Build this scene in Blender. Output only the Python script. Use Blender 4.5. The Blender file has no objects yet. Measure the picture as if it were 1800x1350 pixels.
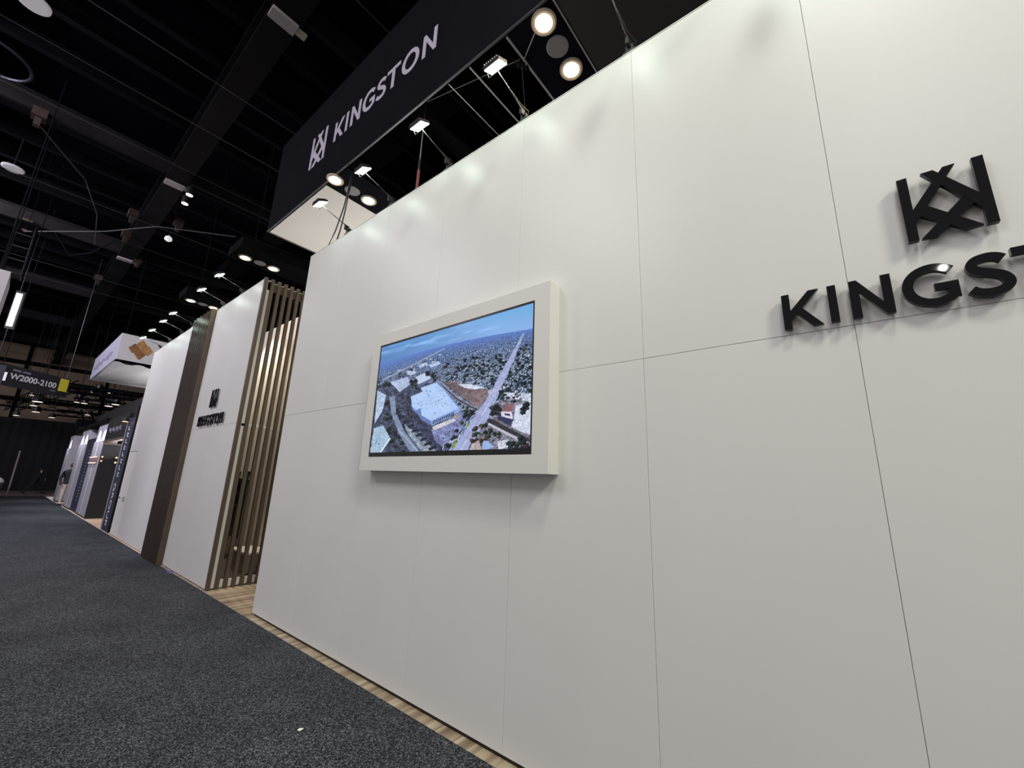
import bpy, bmesh, math, random
import numpy as np
from mathutils import Vector, Matrix
random.seed(7)
scene = bpy.context.scene
COL = scene.collection

def srgb(r, g, b):
    f = lambda c: (c/255/12.92) if c/255 <= .04045 else ((c/255+.055)/1.055)**2.4
    return (f(r), f(g), f(b), 1.0)

# ------------------------------------------------------------------ camera, world, lamps, exposure
cam_d = bpy.data.cameras.new('camera')
cam = bpy.data.objects.new('camera', cam_d); COL.objects.link(cam)
yaw, pitch, roll = math.radians(-39.0195), math.radians(13.4274), math.radians(2.0654)
fw = Vector((math.sin(yaw)*math.cos(pitch), math.cos(yaw)*math.cos(pitch), math.sin(pitch)))
r0 = Vector((math.cos(yaw), -math.sin(yaw), 0)); u0 = r0.cross(fw)
rt = r0*math.cos(roll)+u0*math.sin(roll); up = -r0*math.sin(roll)+u0*math.cos(roll)
M3 = Matrix((rt, up, -fw)).transposed()
cam.matrix_world = Matrix.Translation((0, -2.354, 1.682)) @ M3.to_4x4()
cam_d.sensor_width = 36; cam_d.lens = 36*719.54/1800; cam_d.clip_start = .05; cam_d.clip_end = 300
scene.camera = cam
scene.view_settings.view_transform = 'Standard'
scene.view_settings.look = 'None'
scene.view_settings.gamma = 1.0
scene.view_settings.use_curve_mapping = False
scene.view_settings.exposure = 0.0
world = bpy.data.worlds.new('hall_light'); scene.world = world; world.use_nodes = True
wb = world.node_tree.nodes['Background']
wb.inputs[0].default_value = (0.97, 0.93, 0.95, 1); wb.inputs[1].default_value = 0.36

def area_lamp(name, loc, target, power, size, color):
    d = bpy.data.lights.new(name, 'AREA'); d.energy = power; d.size = size; d.color = color
    o = bpy.data.objects.new(name, d); COL.objects.link(o); o.location = loc
    o.rotation_euler = (Vector(target)-Vector(loc)).to_track_quat('-Z', 'Y').to_euler()
    return o
def spot_lamp(name, loc, target, power, angle, color, radius=.05, blend=.5):
    d = bpy.data.lights.new(name, 'SPOT'); d.energy = power; d.spot_size = math.radians(angle); d.spot_blend = blend
    d.color = color; d.shadow_soft_size = radius
    o = bpy.data.objects.new(name, d); COL.objects.link(o); o.location = loc
    o.rotation_euler = (Vector(target)-Vector(loc)).to_track_quat('-Z', 'Y').to_euler()
    return o
# unseen key lamps added for the television's shadow and the box's bright side
area_lamp('hall_key', (7.0, -4.0, 9.8), (-1.5, 0, 2.0), 790, 2.0, (1.0, .985, .87))
area_lamp('hall_key.001', (1.3, -3.0, 9.9), (-1.0, 0, 2.0), 260, 1.0, (.95, 1.0, .89))
for i, x in enumerate((2.0, -4.5, -11.0, -17.5, -24.0)):  # row of unseen lamps added as fill to wash the walls
    area_lamp('aisle_fill.%03d' % i, (x, -7.0, 8.8), ((1, -5, -16, -24, -26)[i], 0, 1.4), (95, 190, 430, 800, 30)[i], 2.6, (1.0, .955, .96) if x > -8 else (.90, .84, 1.0))
spot_lamp('aisle_spot', (1.78, -7.6, 5.66), (.4, 0, 2.4), 22, 70, (1.0, .97, .93), .05)  # unseen spot added for the small highlight on the black letters
# unseen upward lamps added to brighten the white soffit and the banner underside
area_lamp('underside_fill', (-6.8, 2.5, 3.0), (-6.8, 1.4, 6.0), 105, 1.2, (1.0, .96, .90))
spot_lamp('inner_wall_fill', (-10.2, .38, 5.15), (-9.6, 1.16, .6), 230, 100, (1.0, .90, .74), .06)  # unseen warm spot added to brighten the inner wall behind the slats
area_lamp('underside_fill.001', (-18.3, 1.3, 2.2), (-18.3, .6, 5.0), 110, 2.4, (1.0, .96, .97))

# ------------------------------------------------------------------ materials
MATS = {}
def mat(name, col, rough=.6, metal=0.0, spec=.5, noise=None, bump=None, emit=None, coat=0.0, scale=(1, 1, 1), coords='Object'):
    """noise=(scale, amount) tints the colour; bump=(scale, strength, distance); emit=(colour, strength)"""
    if name in MATS: return MATS[name]
    m = bpy.data.materials.new(name); m.use_nodes = True; MATS[name] = m
    nt = m.node_tree; b = nt.nodes['Principled BSDF']
    b.inputs['Base Color'].default_value = col
    b.inputs['Roughness'].default_value = rough
    b.inputs['Metallic'].default_value = metal
    b.inputs['Specular IOR Level'].default_value = spec
    b.inputs['Coat Weight'].default_value = coat
    b.inputs['Coat Roughness'].default_value = .25
    if emit:
        b.inputs['Emission Color'].default_value = emit[0]; b.inputs['Emission Strength'].default_value = emit[1]
    if noise or bump:
        tc = nt.nodes.new('ShaderNodeTexCoord'); mp = nt.nodes.new('ShaderNodeMapping')
        mp.inputs['Scale'].default_value = scale
        nt.links.new(tc.outputs[coords], mp.inputs['Vector'])
    if noise:
        n = nt.nodes.new('ShaderNodeTexNoise'); n.inputs['Scale'].default_value = noise[0]; n.inputs['Detail'].default_value = 5
        nt.links.new(mp.outputs[0], n.inputs['Vector'])
        mr = nt.nodes.new('ShaderNodeMapRange'); mr.inputs['From Min'].default_value = .3; mr.inputs['From Max'].default_value = .7
        mr.inputs['To Min'].default_value = 1-noise[1]; mr.inputs['To Max'].default_value = 1+noise[1]
        nt.links.new(n.outputs['Fac'], mr.inputs['Value'])
        mx = nt.nodes.new('ShaderNodeMix'); mx.data_type = 'RGBA'; mx.blend_type = 'MULTIPLY'; mx.inputs['Factor'].default_value = 1
        mx.inputs['A'].default_value = col
        nt.links.new(mr.outputs[0], mx.inputs['B']); nt.links.new(mx.outputs['Result'], b.inputs['Base Color'])
    if bump:
        n2 = nt.nodes.new('ShaderNodeTexNoise'); n2.inputs['Scale'].default_value = bump[0]; n2.inputs['Detail'].default_value = 3
        nt.links.new(mp.outputs[0], n2.inputs['Vector'])
        bp = nt.nodes.new('ShaderNodeBump'); bp.inputs['Strength'].default_value = bump[1]; bp.inputs['Distance'].default_value = bump[2]
        nt.links.new(n2.outputs['Fac'], bp.inputs['Height']); nt.links.new(bp.outputs[0], b.inputs['Normal'])
    return m

WHITE = mat('white_paint', (.73, .72, .69, 1), rough=.36, spec=.40, noise=(1.3, .02), bump=(5, .25, .004), coords='Generated')
WHITE = MATS['white_paint']
WHITE_MATT = mat('white_matt', (.74, .72, .68, 1), rough=.55, noise=(2, .015))
FABRIC_WHITE = mat('white_fabric', (.78, .77, .78, 1), rough=.85, bump=(60, .1, .002))
BLACK_FABRIC = mat('black_fabric', (.0052, .0055, .0085, 1), rough=.95, spec=.08, noise=(3, .15))
BLACK_PAINT = mat('black_paint', (.0012, .0013, .0034, 1), rough=.9, spec=.05, noise=(2, .25))
STEEL_BLACK = mat('black_steel', (.003, .0029, .0045, 1), rough=.8, spec=.1, noise=(1.5, .3))
DARK_METAL = mat('dark_metal', (.03, .03, .032, 1), rough=.35, metal=.6)
GREY_METAL = mat('grey_metal', (.42, .42, .44, 1), rough=.35, metal=.9, noise=(20, .1))
ALU = mat('brushed_aluminium', (.52, .52, .58, 1), rough=.4, metal=.5, noise=(6, .06), scale=(30, 30, 1))
ACRYLIC = mat('black_acrylic', (.003, .003, .004, 1), rough=.03, spec=.3)
CORE = mat('dark_core', (.05, .045, .04, 1), rough=.8)
CABLE = mat('black_cable', (.012, .012, .012, 1), rough=.5)
PRINT = mat('printed_white', srgb(178, 174, 192), rough=.8)
BROWN = mat('brown_laminate', srgb(82, 70, 56), rough=.5, noise=(9, .16), scale=(4, 4, .35))
BROWN_DARK = mat('brown_laminate_front', srgb(58, 47, 40), rough=.32, noise=(9, .12), scale=(4, 4, .35))
CREAM = mat('cream_paint', (.70, .655, .58, 1), rough=.5)
LED = mat('led_lens', (.9, .95, .92, 1), emit=((.80, 1.0, .84, 1), 22.0))
LED_FAR = mat('led_lens_cool', (.9, .95, .95, 1), emit=((.92, .99, 1.0, 1), 40.0))
WARM = mat('warm_lamp', (1, .9, .7, 1), emit=((1.0, .80, .52, 1), 22.0))
WARM_DIM = mat('warm_lamp_far', (1, .9, .7, 1), emit=((1.0, .86, .68, 1), 1.6))
TUBE = mat('light_tube', (1, 1, 1, 1), emit=((.93, 1.0, .98, 1), 5.0))
GOLD_DOT = mat('gold_bulb', (1, .8, .4, 1), emit=((1.0, .70, .28, 1), 1.6))

def carpet_material():
    m = bpy.data.materials.new('carpet'); m.use_nodes = True; nt = m.node_tree; b = nt.nodes['Principled BSDF']
    b.inputs['Roughness'].default_value = .95; b.inputs['Specular IOR Level'].default_value = .15
    tc = nt.nodes.new('ShaderNodeTexCoord')
    n = nt.nodes.new('ShaderNodeTexVoronoi'); n.inputs['Scale'].default_value = 150
    nt.links.new(tc.outputs['Object'], n.inputs['Vector'])
    sc_ = nt.nodes.new('ShaderNodeSeparateColor'); nt.links.new(n.outputs['Color'], sc_.inputs[0])
    cr = nt.nodes.new('ShaderNodeValToRGB'); e = cr.color_ramp.elements
    e[0].position = .10; e[0].color = (.008, .009, .011, 1); e[1].position = 1.0; e[1].color = (.165, .175, .195, 1)
    k = e.new(.6); k.color = (.036, .039, .046, 1)
    nt.links.new(sc_.outputs[0], cr.inputs['Fac'])
    n2 = nt.nodes.new('ShaderNodeTexNoise'); n2.inputs['Scale'].default_value = 1.6; n2.inputs['Detail'].default_value = 6
    nt.links.new(tc.outputs['Object'], n2.inputs['Vector'])
    mr = nt.nodes.new('ShaderNodeMapRange'); mr.inputs['From Min'].default_value = .3; mr.inputs['From Max'].default_value = .7
    mr.inputs['To Min'].default_value = .8; mr.inputs['To Max'].default_value = 1.2
    nt.links.new(n2.outputs['Fac'], mr.inputs['Value'])
    mx = nt.nodes.new('ShaderNodeMix'); mx.data_type = 'RGBA'; mx.blend_type = 'MULTIPLY'; mx.inputs['Factor'].default_value = 1
    nt.links.new(cr.outputs['Color'], mx.inputs['A']); nt.links.new(mr.outputs[0], mx.inputs['B'])
    nt.links.new(mx.outputs['Result'], b.inputs['Base Color'])
    bp = nt.nodes.new('ShaderNodeBump'); bp.inputs['Strength'].default_value = .35; bp.inputs['Distance'].default_value = .004
    nt.links.new(n.outputs['Distance'], bp.inputs['Height']); nt.links.new(bp.outputs[0], b.inputs['Normal'])
    return m
CARPET = carpet_material()

def plank_material(name, stops):
    m = bpy.data.materials.new(name); m.use_nodes = True; nt = m.node_tree; b = nt.nodes['Principled BSDF']
    b.inputs['Roughness'].default_value = .45
    tc = nt.nodes.new('ShaderNodeTexCoord'); oi = nt.nodes.new('ShaderNodeObjectInfo')
    ad = nt.nodes.new('ShaderNodeVectorMath'); ad.operation = 'MULTIPLY_ADD'
    cb = nt.nodes.new('ShaderNodeCombineXYZ')
    nt.links.new(oi.outputs['Random'], cb.inputs[0]); nt.links.new(oi.outputs['Random'], cb.inputs[2])
    ad.inputs[1].default_value = (37, 37, 37)
    nt.links.new(cb.outputs[0], ad.inputs[0]); nt.links.new(tc.outputs['Object'], ad.inputs[2])
    mp = nt.nodes.new('ShaderNodeMapping'); mp.inputs['Scale'].default_value = (13, .55, 1)
    nt.links.new(ad.outputs[0], mp.inputs['Vector'])
    n = nt.nodes.new('ShaderNodeTexNoise'); n.inputs['Scale'].default_value = 1; n.inputs['Detail'].default_value = 5; n.inputs['Roughness'].default_value = .55
    nt.links.new(mp.outputs[0], n.inputs['Vector'])
    cr = nt.nodes.new('ShaderNodeValToRGB'); cr.color_ramp.elements.remove(cr.color_ramp.elements[0])
    e0 = cr.color_ramp.elements[0]; e0.position = stops[0][0]; e0.color = srgb(*stops[0][1])
    for p, c in stops[1:]:
        e = cr.color_ramp.elements.new(p); e.color = srgb(*c)
    nt.links.new(n.outputs['Fac'], cr.inputs['Fac']); nt.links.new(cr.outputs['Color'], b.inputs['Base Color'])
    return m
PLANK = plank_material('vinyl_plank', [(.34, (120, 103, 84)), (.46, (152, 134, 111)), (.55, (177, 160, 136)), (.68, (196, 181, 157))])
PLANK_PALE = mat('pale_floor', srgb(214, 190, 158), rough=.5, noise=(6, .1), scale=(8, 1, 1))

# ------------------------------------------------------------------ mesh helpers
class MB:
    def __init__(s): s.v = []; s.f = []; s.mi = []
    def add(s, vs, fs, mi=0):
        o = len(s.v); s.v += [tuple(p) for p in vs]; s.f += [tuple(i+o for i in f) for f in fs]; s.mi += [mi]*len(fs); return s
    def box(s, x0, x1, y0, y1, z0, z1, mi=0):
        v = [(x, y, z) for z in (z0, z1) for y in (y0, y1) for x in (x0, x1)]
        return s.add(v, [(0, 2, 3, 1), (4, 5, 7, 6), (0, 1, 5, 4), (2, 6, 7, 3), (0, 4, 6, 2), (1, 3, 7, 5)], mi)
    def bevelbox(s, x0, x1, y0, y1, z0, z1, b, mi=0):
        # box with chamfered long edges on its -y face (panel look)
        v = []
        for y, ins in ((y1, 0), (y0+b, 0), (y0, b)):
            v += [(x0+ins, y, z0+ins), (x1-ins, y, z0+ins), (x1-ins, y, z1-ins), (x0+ins, y, z1-ins)]
        f = [(3, 2, 1, 0)][::-1] + [(8, 9, 10, 11)]
        for k in range(2):
            for i in range(4):
                a, b2 = 4*k+i, 4*k+(i+1) % 4
                f.append((a, a+4, b2+4, b2))
        return s.add(v, f, mi)
    def tube(s, pts, r, n=6, mi=0):
        pts = [Vector(p) for p in pts]; rings = []
        for i, p in enumerate(pts):
            d = (pts[min(i+1, len(pts)-1)]-pts[max(i-1, 0)]).normalized()
            a = d.cross(Vector((0, 0, 1)) if abs(d.z) < .9 else Vector((1, 0, 0))).normalized(); b = d.cross(a)
            rr = r[i] if isinstance(r, (list, tuple)) else r
            rings.append([p+(a*math.cos(2*math.pi*k/n)+b*math.sin(2*math.pi*k/n))*rr for k in range(n)])
        v = [q for R in rings for q in R]; f = []
        for i in range(len(rings)-1):
            for k in range(n):
                f.append((i*n+k, i*n+(k+1) % n, (i+1)*n+(k+1) % n, (i+1)*n+k))
        f.append(tuple(range(n))[::-1]); f.append(tuple((len(rings)-1)*n+k for k in range(n)))
        return s.add(v, f, mi)
    def lathe(s, prof, c=(0, 0, 0), n=20, mi=0):
        # prof: (radius, z) pairs about the z axis through c
        v = []; f = []
        for r, z in prof:
            v += [(c[0]+r*math.cos(2*math.pi*k/n), c[1]+r*math.sin(2*math.pi*k/n), c[2]+z) for k in range(n)]
        for i in range(len(prof)-1):
            for k in range(n):
                f.append((i*n+k, i*n+(k+1) % n, (i+1)*n+(k+1) % n, (i+1)*n+k))
        f.append(tuple(range(n))[::-1]); f.append(tuple((len(prof)-1)*n+k for k in range(n)))
        return s.add(v, f, mi)
    def prism(s, poly, y0, y1, mi=0):
        # poly in (x, z), extruded along y
        n = len(poly)
        a = sum(poly[i][0]*poly[(i+1) % n][1]-poly[(i+1) % n][0]*poly[i][1] for i in range(n))
        if a < 0: poly = poly[::-1]
        v = [(x, y0, z) for x, z in poly]+[(x, y1, z) for x, z in poly]
        f = [tuple(range(n)), tuple(range(2*n-1, n-1, -1))]+[(i, n+i, n+(i+1) % n, (i+1) % n) for i in range(n)]
        return s.add(v, f, mi)
    def strip(s, left, right, y0, y1, mi=0):
        # closed solid between two equal-length (x, z) polylines, extruded along y
        n = len(left); v = []
        for y in (y0, y1):
            v += [(x, y, z) for x, z in left]+[(x, y, z) for x, z in right]
        f = []
        for i in range(n-1):
            f += [(i, i+1, n+i+1, n+i), (2*n+i, 3*n+i, 3*n+i+1, 2*n+i+1), (i, 2*n+i, 2*n+i+1, i+1), (n+i, n+i+1, 3*n+i+1, 3*n+i)]
        f += [(0, n, 3*n, 2*n), (n-1, 3*n-1, 4*n-1, 2*n-1)]
        return s.add(v, f, mi)
    def rot(s, mtx):
        s.v = [tuple(mtx @ Vector(p)) for p in s.v]; return s
    def build(s, name, m, parent=None, smooth=False, world=True):
        me = bpy.data.meshes.new(name)
        off = Vector((0, 0, 0)); p = parent
        if world:
            while p is not None: off += Vector(p.location); p = p.parent
        me.from_pydata([tuple(Vector(q)-off) for q in s.v], [], s.f)
        for mm in (m if isinstance(m, (list, tuple)) else [m]): me.materials.append(mm)
        if any(s.mi): me.polygons.foreach_set('material_index', s.mi)
        bm = bmesh.new(); bm.from_mesh(me); bmesh.ops.recalc_face_normals(bm, faces=bm.faces); bm.to_mesh(me); bm.free()
        if smooth: me.polygons.foreach_set('use_smooth', [True]*len(me.polygons))
        o = bpy.data.objects.new(name, me); COL.objects.link(o)
        if parent is not None: o.parent = parent
        return o

def tag(o, label=None, cat=None, group=None, kind=None):
    if label: o['label'] = label
    if cat: o['category'] = cat
    if group: o['group'] = group
    if kind: o['kind'] = kind
    return o
def thing(name, loc, label=None, cat=None, group=None, kind=None):
    o = bpy.data.objects.new(name, None); COL.objects.link(o); o.location = loc; o.empty_display_size = .1
    return tag(o, label, cat, group, kind)
def copy_tree(o, loc, label=None):
    r = o.copy(); COL.objects.link(r); r.location = loc
    if label: r['label'] = label
    for ch in list(o.children):
        c = ch.copy(); COL.objects.link(c); c.parent = r
        for g in list(ch.children):
            d = g.copy(); COL.objects.link(d); d.parent = c
    return r

# ------------------------------------------------------------------ setting: floors
tag(MB().box(-35.2, 7, -9, -.078, -.06, 0).build('floor', CARPET), 'dark grey speckled aisle carpet beside the white walls', kind='structure')
base = tag(MB().box(-11.3, 2.2, -.077, 6, -.06, -.012).build('floor.001', CORE), 'striped wood plank floor under the white walls', kind='structure')
x = -11.3; i = 0
while x < 2.2:
    w = .185
    y1 = 1.35 if x < -5.7 and x > -7.5 else .3
    MB().box(x, x+w-.002, -.077, y1, -.012, .0).build('plank', PLANK, base)
    x += w
tag(MB().box(-24.2, -11.3, -.077, 7, -.06, -.002).build('floor.002', PLANK_PALE), 'pale tan booth floor past the door wall', kind='structure')
tag(MB().box(-30, -24.2, -.077, 7, -.06, -.002).build('floor.003', PLANK_PALE), 'pale tan booth floor behind the far metal panels', kind='structure')
tag(MB().box(-46, -35.2, -9, 12, -.06, -.002).build('floor.004', mat('bare_concrete', srgb(128, 113, 104), rough=.7, noise=(1, .1))), 'bare brown concrete floor before the black drape', kind='structure')

# ------------------------------------------------------------------ setting: white walls of panels
def panel_wall(name, xs, zs, y, label, x0=None, x1=None, ztop=None, thick=.09, gap=.0017):
    root = MB().box(xs[0]+.002, xs[-1]-.002, y+.012, y+thick, zs[0]+.001, zs[-1]-.004).build(name, CORE)
    tag(root, label, kind='structure')
    for a, b in zip(xs[:-1], xs[1:]):
        for c, d in zip(zs[:-1], zs[1:]):
            dy = random.uniform(0, .0012)
            MB().bevelbox(a+(gap/2 if a != xs[0] else 0), b-gap/2, y+dy, y+.016, c+(gap/2 if c != zs[0] else 0), d-gap/2, .0018).build('panel', WHITE, root)
    return root
xs1 = [-5.843, -4.852, -3.877, -2.872, -1.882, -.884, .111, 1.105, 2.1]
w1 = panel_wall('wall_right', xs1, [.028, 2.44, 4.828], 0, 'long white panelled wall holding the screen and black sign')
MB().box(-5.843, 2.1, -.002, .092, 4.829, 4.836).build('top_trim', WHITE_MATT, w1)
MB().box(-5.80, 2.1, .015, .085, .0, .027).build('kick_plate', DARK_METAL, w1)
w2 = panel_wall('wall_middle', [-9.84, -8.63, -7.44], [.014, 2.44, 4.93], -.045, 'white wall between brown column and slat screen with small black sign', thick=.115)
MB().box(-9.84, -7.44, -.047, .07, 4.931, 4.937).build('top_trim', WHITE_MATT, w2)
MB().box(-9.84, -7.46, -.03, .06, 0, .013).build('kick_plate', DARK_METAL, w2)
MB().box(-7.4385, -7.436, -.044, .07, .015, 4.925).build('end_board', WHITE_MATT, w2)
w3 = panel_wall('wall_left', [-15.13, -14.2, -13.1, -12.1, -11.05], [.014, 4.93], -.045, 'white wall with a flush door past the brown column', thick=.115, gap=.0012)
MB().box(-15.13, -11.05, -.047, .07, 4.931, 4.937).build('top_trim', WHITE_MATT, w3)
# inner wall behind the slats, and its front rooms' side
tag(MB().box(-12.2, -7.9, 1.16, 1.24, .0, 4.98).build('wall_inner', CREAM), 'pale inner wall seen between the brown slats', kind='structure')
# flush door
door = tag(MB().bevelbox(-15.08, -14.2, -.049, -.044, .02, 2.10, .001).build('door_1', WHITE_MATT), 'flush white door at the end of the wall', kind='structure')
MB().box(-15.1, -14.19, -.0485, -.0445, 2.10, 2.114).build('top_gap', CORE, door)
h = MB().tube([(-14.36, -.05, .95), (-14.36, -.10, .95)], .014, 8); h.tube([(-14.36, -.10, .95), (-14.50, -.105, .945)], .011, 8); h.lathe([(.028, 0), (.028, .01)], (0, 0, 0), 12)
MB_h = MB().tube([(-14.36, -.05, .95), (-14.36, -.115, .95), (-14.56, -.12, .945)], .02, 8).build('door_handle', GREY_METAL, door)
for z in (.2, 1.06, 1.82):
    MB().box(-15.10, -15.05, -.056, -.047, z-.05, z+.05).build('hinge', GREY_METAL, door)

# ------------------------------------------------------------------ setting: hall shell
ceil = tag(MB().box(-46, 9, -9, 13, 10.5, 10.7).build('ceiling', BLACK_PAINT), 'black hall ceiling with steel beams', kind='structure')
b = MB(); b.box(-46, 9, -1.03, -.58, 8.96, 9.0); b.box(-46, 9, -.83, -.78, 9.0, 9.5); b.box(-46, 9, -1.03, -.58, 9.5, 9.54)
b.build('beam', mat('beam_steel', (.011, .010, .011, 1), rough=.8, spec=.1, noise=(.8, .3)), ceil)
b = MB(); b.box(-46, 9, 6.0, 6.45, 8.96, 9.54); b.build('beam', STEEL_BLACK, ceil)
b = MB(); b.box(-46, 9, -8.0, -7.55, 8.96, 9.54); b.build('beam', STEEL_BLACK, ceil)
JX = [-6.2-6.45*k for k in range(6)]+[.25]
for x in JX:
    j = MB(); j.box(x-.05, x+.05, -9, 13, 9.03, 9.06); j.box(x-.012, x+.012, -9, 13, 9.06, 9.42); j.box(x-.05, x+.05, -9, 13, 9.42, 9.45)
    j.build('joist', mat('joist_steel', (.014, .013, .0138, 1), rough=.8, spec=.1, noise=(1.2, .3)), ceil)
k = 0
for x in np.arange(-44, 8, 1.29):
    if min(abs(x-q) for q in JX) < .4: continue
    j = MB(); j.box(x-.07, x+.07, -9, 13, 9.85, 9.87); j.box(x-.01, x+.01, -9, 13, 9.87, 10.15); j.box(x-.07, x+.07, -9, 13, 10.15, 10.17)
    j.build('purlin', STEEL_BLACK, ceil)
for y in (-4.6, 2.4, 4.4):
    MB().box(-46, 9, y-.3, y+.3, 9.9, 10.3).build('duct', STEEL_BLACK, ceil)
for (x, y0, y1, z) in ((-5.1, -3.5, 3, 8.9), (-8.3, -4, 2.5, 8.7), (-9.9, -4, 4, 8.8), (-11.4, -4, 5, 8.6), (-15.2, -4, 5, 8.7), (-17.4, -4, 5, 8.8), (-21.5, -4, 6, 8.7), (-23.7, -4, 6, 8.8)):
    MB().tube([(x, y0, z), (x, y1, z)], .007, 5).build('conduit', mat('conduit_steel', (.07, .07, .07, 1), rough=.5, metal=.3), ceil)
CLAMP = mat('rusty_clamp', srgb(52, 38, 28), rough=.7, noise=(8, .2))
for (x, y) in ((-12.65, -3.2), (-19.1, -3.15), (-19.1, -.5), (-15.0, -.25), (-15.6, -1.2), (-17.2, -1.1), (-22.4, -1.15)):
    c = MB(); c.box(x-.13, x+.13, y-.11, y+.11, 8.9, 9.1); c.box(x-.07, x+.07, y-.05, y+.05, 8.72, 8.9); c.build('clamp', CLAMP, ceil)
MB().tube([(-19.1, -3.15, 8.72), (-16.5, -1.6, 8.55), (-15.0, -.7, 8.62), (-13.6, .9, 8.6)], .016, 5).build('conduit', MATS['conduit_steel'], ceil)
MB().tube([(-12.65, -3.2, 8.8), (-13.9, -2.3, 8.6), (-15.2, -1.9, 8.4), (-17.2, -1.7, 8.3), (-17.6, -1.75, 8.9)], .013, 5).build('conduit', MATS['conduit_steel'], ceil)
MB().tube([(-17.9, -1.3, 8.9), (-18.3, -1.7, 8.4), (-18.8, -2.1, 8.3), (-18.6, -2.6, 8.9)], .02, 5).build('conduit', STEEL_BLACK, ceil)
wallb = tag(MB().box(-45.4, -45, -9, 13, 0, 10.5).build('wall_back', mat('beige_wall', (.36, .27, .20, 1), rough=.8, noise=(.5, .12))), 'beige upper wall at the far end of the hall', kind='structure')
for y in (-6.4, -2.1, 2.2, 6.5):
    MB().box(-45.02, -44.9, y-.1, y+.1, 4, 10.5).build('pilaster', STEEL_BLACK, wallb)
for z in (6.0, 7.3, 8.6):
    MB().box(-45.02, -44.7, -9, 13, z, z+.25).build('rail', STEEL_BLACK, wallb)
tag(MB().box(-46, 9, 12, 12.3, 0, 10.5).build('wall_side', BLACK_PAINT), 'black side wall of the hall behind the booths', kind='structure')
# black drape in front of the end wall
dr = MB(); n = 160; pts = []
for i in range(n+1):
    y = -9+22*i/n; pts.append((-42+.02*math.sin(i*1.9)+.02*math.sin(i*.7), y))
v = [(a, b_, 0) for a, b_ in pts]+[(a, b_, 4.62) for a, b_ in pts]
dr.add(v, [(i, i+1, n+2+i, n+1+i) for i in range(n)])
o = dr.build('black_drape', mat('drape_cloth', (.016, .017, .019, 1), rough=.95)); o.modifiers.new('thick', 'SOLIDIFY').thickness = .02
tag(o, 'tall black drape closing off the far end of the hall', 'drape')

# ------------------------------------------------------------------ lettering
def arc(cx, cz, rx, rz, a0, a1, n):
    return [(cx+rx*math.cos(math.radians(a0+(a1-a0)*i/n)), cz+rz*math.sin(math.radians(a0+(a1-a0)*i/n))) for i in range(n+1)]
def glyph(ch, mb, T, y0, y1):
    """bold geometric capital of height 1 whose left edge is at 0; T maps (u, v) to (x, z)"""
    P = lambda pts: [T(*p) for p in pts]
    s = .19
    if ch == 'K':
        mb.prism(P([(0, 0), (.18, 0), (.18, .265), (.315, .405), (.63, 0), (.855, 0), (.44, .545), (.83, 1), (.605, 1), (.18, .52), (.18, 1), (0, 1)]), y0, y1)
    elif ch == 'I':
        mb.prism(P([(0, 0), (.18, 0), (.18, 1), (0, 1)]), y0, y1)
    elif ch == 'N':
        mb.prism(P([(0, 0), (.183, 0), (.183, .68), (.635, 0), (.79, 0), (.79, 1), (.607, 1), (.607, .315), (.155, 1), (0, 1)]), y0, y1)
    elif ch == 'T':
        mb.prism(P([(.345, 0), (.535, 0), (.535, .83), (.88, .83), (.88, 1), (0, 1), (0, .83), (.345, .83)]), y0, y1)
    elif ch == 'O':
        mb.strip(P(arc(.53, .5, .53, .515, 0, 360, 40)), P(arc(.53, .5, .335, .335, 0, 360, 40)), y0, y1)
    elif ch == 'G':
        o_ = arc(.53, .5, .53, .515, 45, 318, 30); i_ = arc(.53, .5, .335, .335, 42, 312, 30)
        mb.prism(P(o_+[(.93, .13), (.93, .515), (.54, .515), (.54, .36), (.75, .36), (.75, .235)]+i_[::-1][1:]), y0, y1)
    elif ch == 'S':
        k_ = [(.655, .76), (.60, .815), (.49, .892), (.35, .912), (.19, .868), (.115, .745), (.185, .63), (.36, .545), (.545, .435), (.615, .28), (.54, .14), (.36, .088), (.17, .122), (.055, .21), (.02, .25)]
        c = []
        for a in range(1, len(k_)-2):
            p0, p1, p2, p3 = k_[a-1], k_[a], k_[a+1], k_[a+2]
            for q in range(5):
                t = q/5
                c.append(tuple(.5*(2*p1[d]+(p2[d]-p0[d])*t+(2*p0[d]-5*p1[d]+4*p2[d]-p3[d])*t*t+(3*p1[d]-p0[d]-3*p2[d]+p3[d])*t**3) for d in (0, 1)))
        c.append(k_[-2])
        L, R = [], []
        for i, p in enumerate(c):
            a = c[max(i-1, 0)]; b_ = c[min(i+1, len(c)-1)]; d = Vector((b_[0]-a[0], b_[1]-a[1])).normalized(); nn = Vector((-d.y, d.x))*.09
            L.append((p[0]+nn.x, p[1]+nn.y)); R.append((p[0]-nn.x, p[1]-nn.y))
        mb.strip(P(L), P(R), y0, y1)
WORD = [('K', 0), ('I', 1.005), ('N', 1.445), ('G', 2.395), ('S', 3.435), ('T', 4.16), ('O', 5.18), ('N', 6.46)]   # starts, in letter heights
def wordmark(parent, x0, z0, wx, hz, y0, y1, m):
    for ch, u0 in WORD:
        mb = MB(); glyph(ch, mb, lambda u, v: (x0+(u0+u)*wx, z0+v*hz), y0, y1); mb.build('letter', m, parent)
def emblem(parent, x0, z0, w, hgt, y0, y1, m):
    T = lambda u, v: (x0+u*w, z0+v*hgt)
    dy = .0012
    def sym(poly, k):
        for flip in (0, 1):
            pp = [T((1-u) if flip else u, v) for u, v in poly]
            d = dy*(k+.5*flip)
            MB().prism(pp, y0+d, y1).build('emblem_stroke', m, parent)
    sym([(0, 0), (.127, 0), (.127, 1), (0, 1)], 0)
    sym([(.10, .215), (.10, .44), (.128, .475), (.555, 1), (.70, 1)], 1)
    sym([(.15, .39), (.275, .505), (.84, .012), (.655, 0)], 2)
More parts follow.
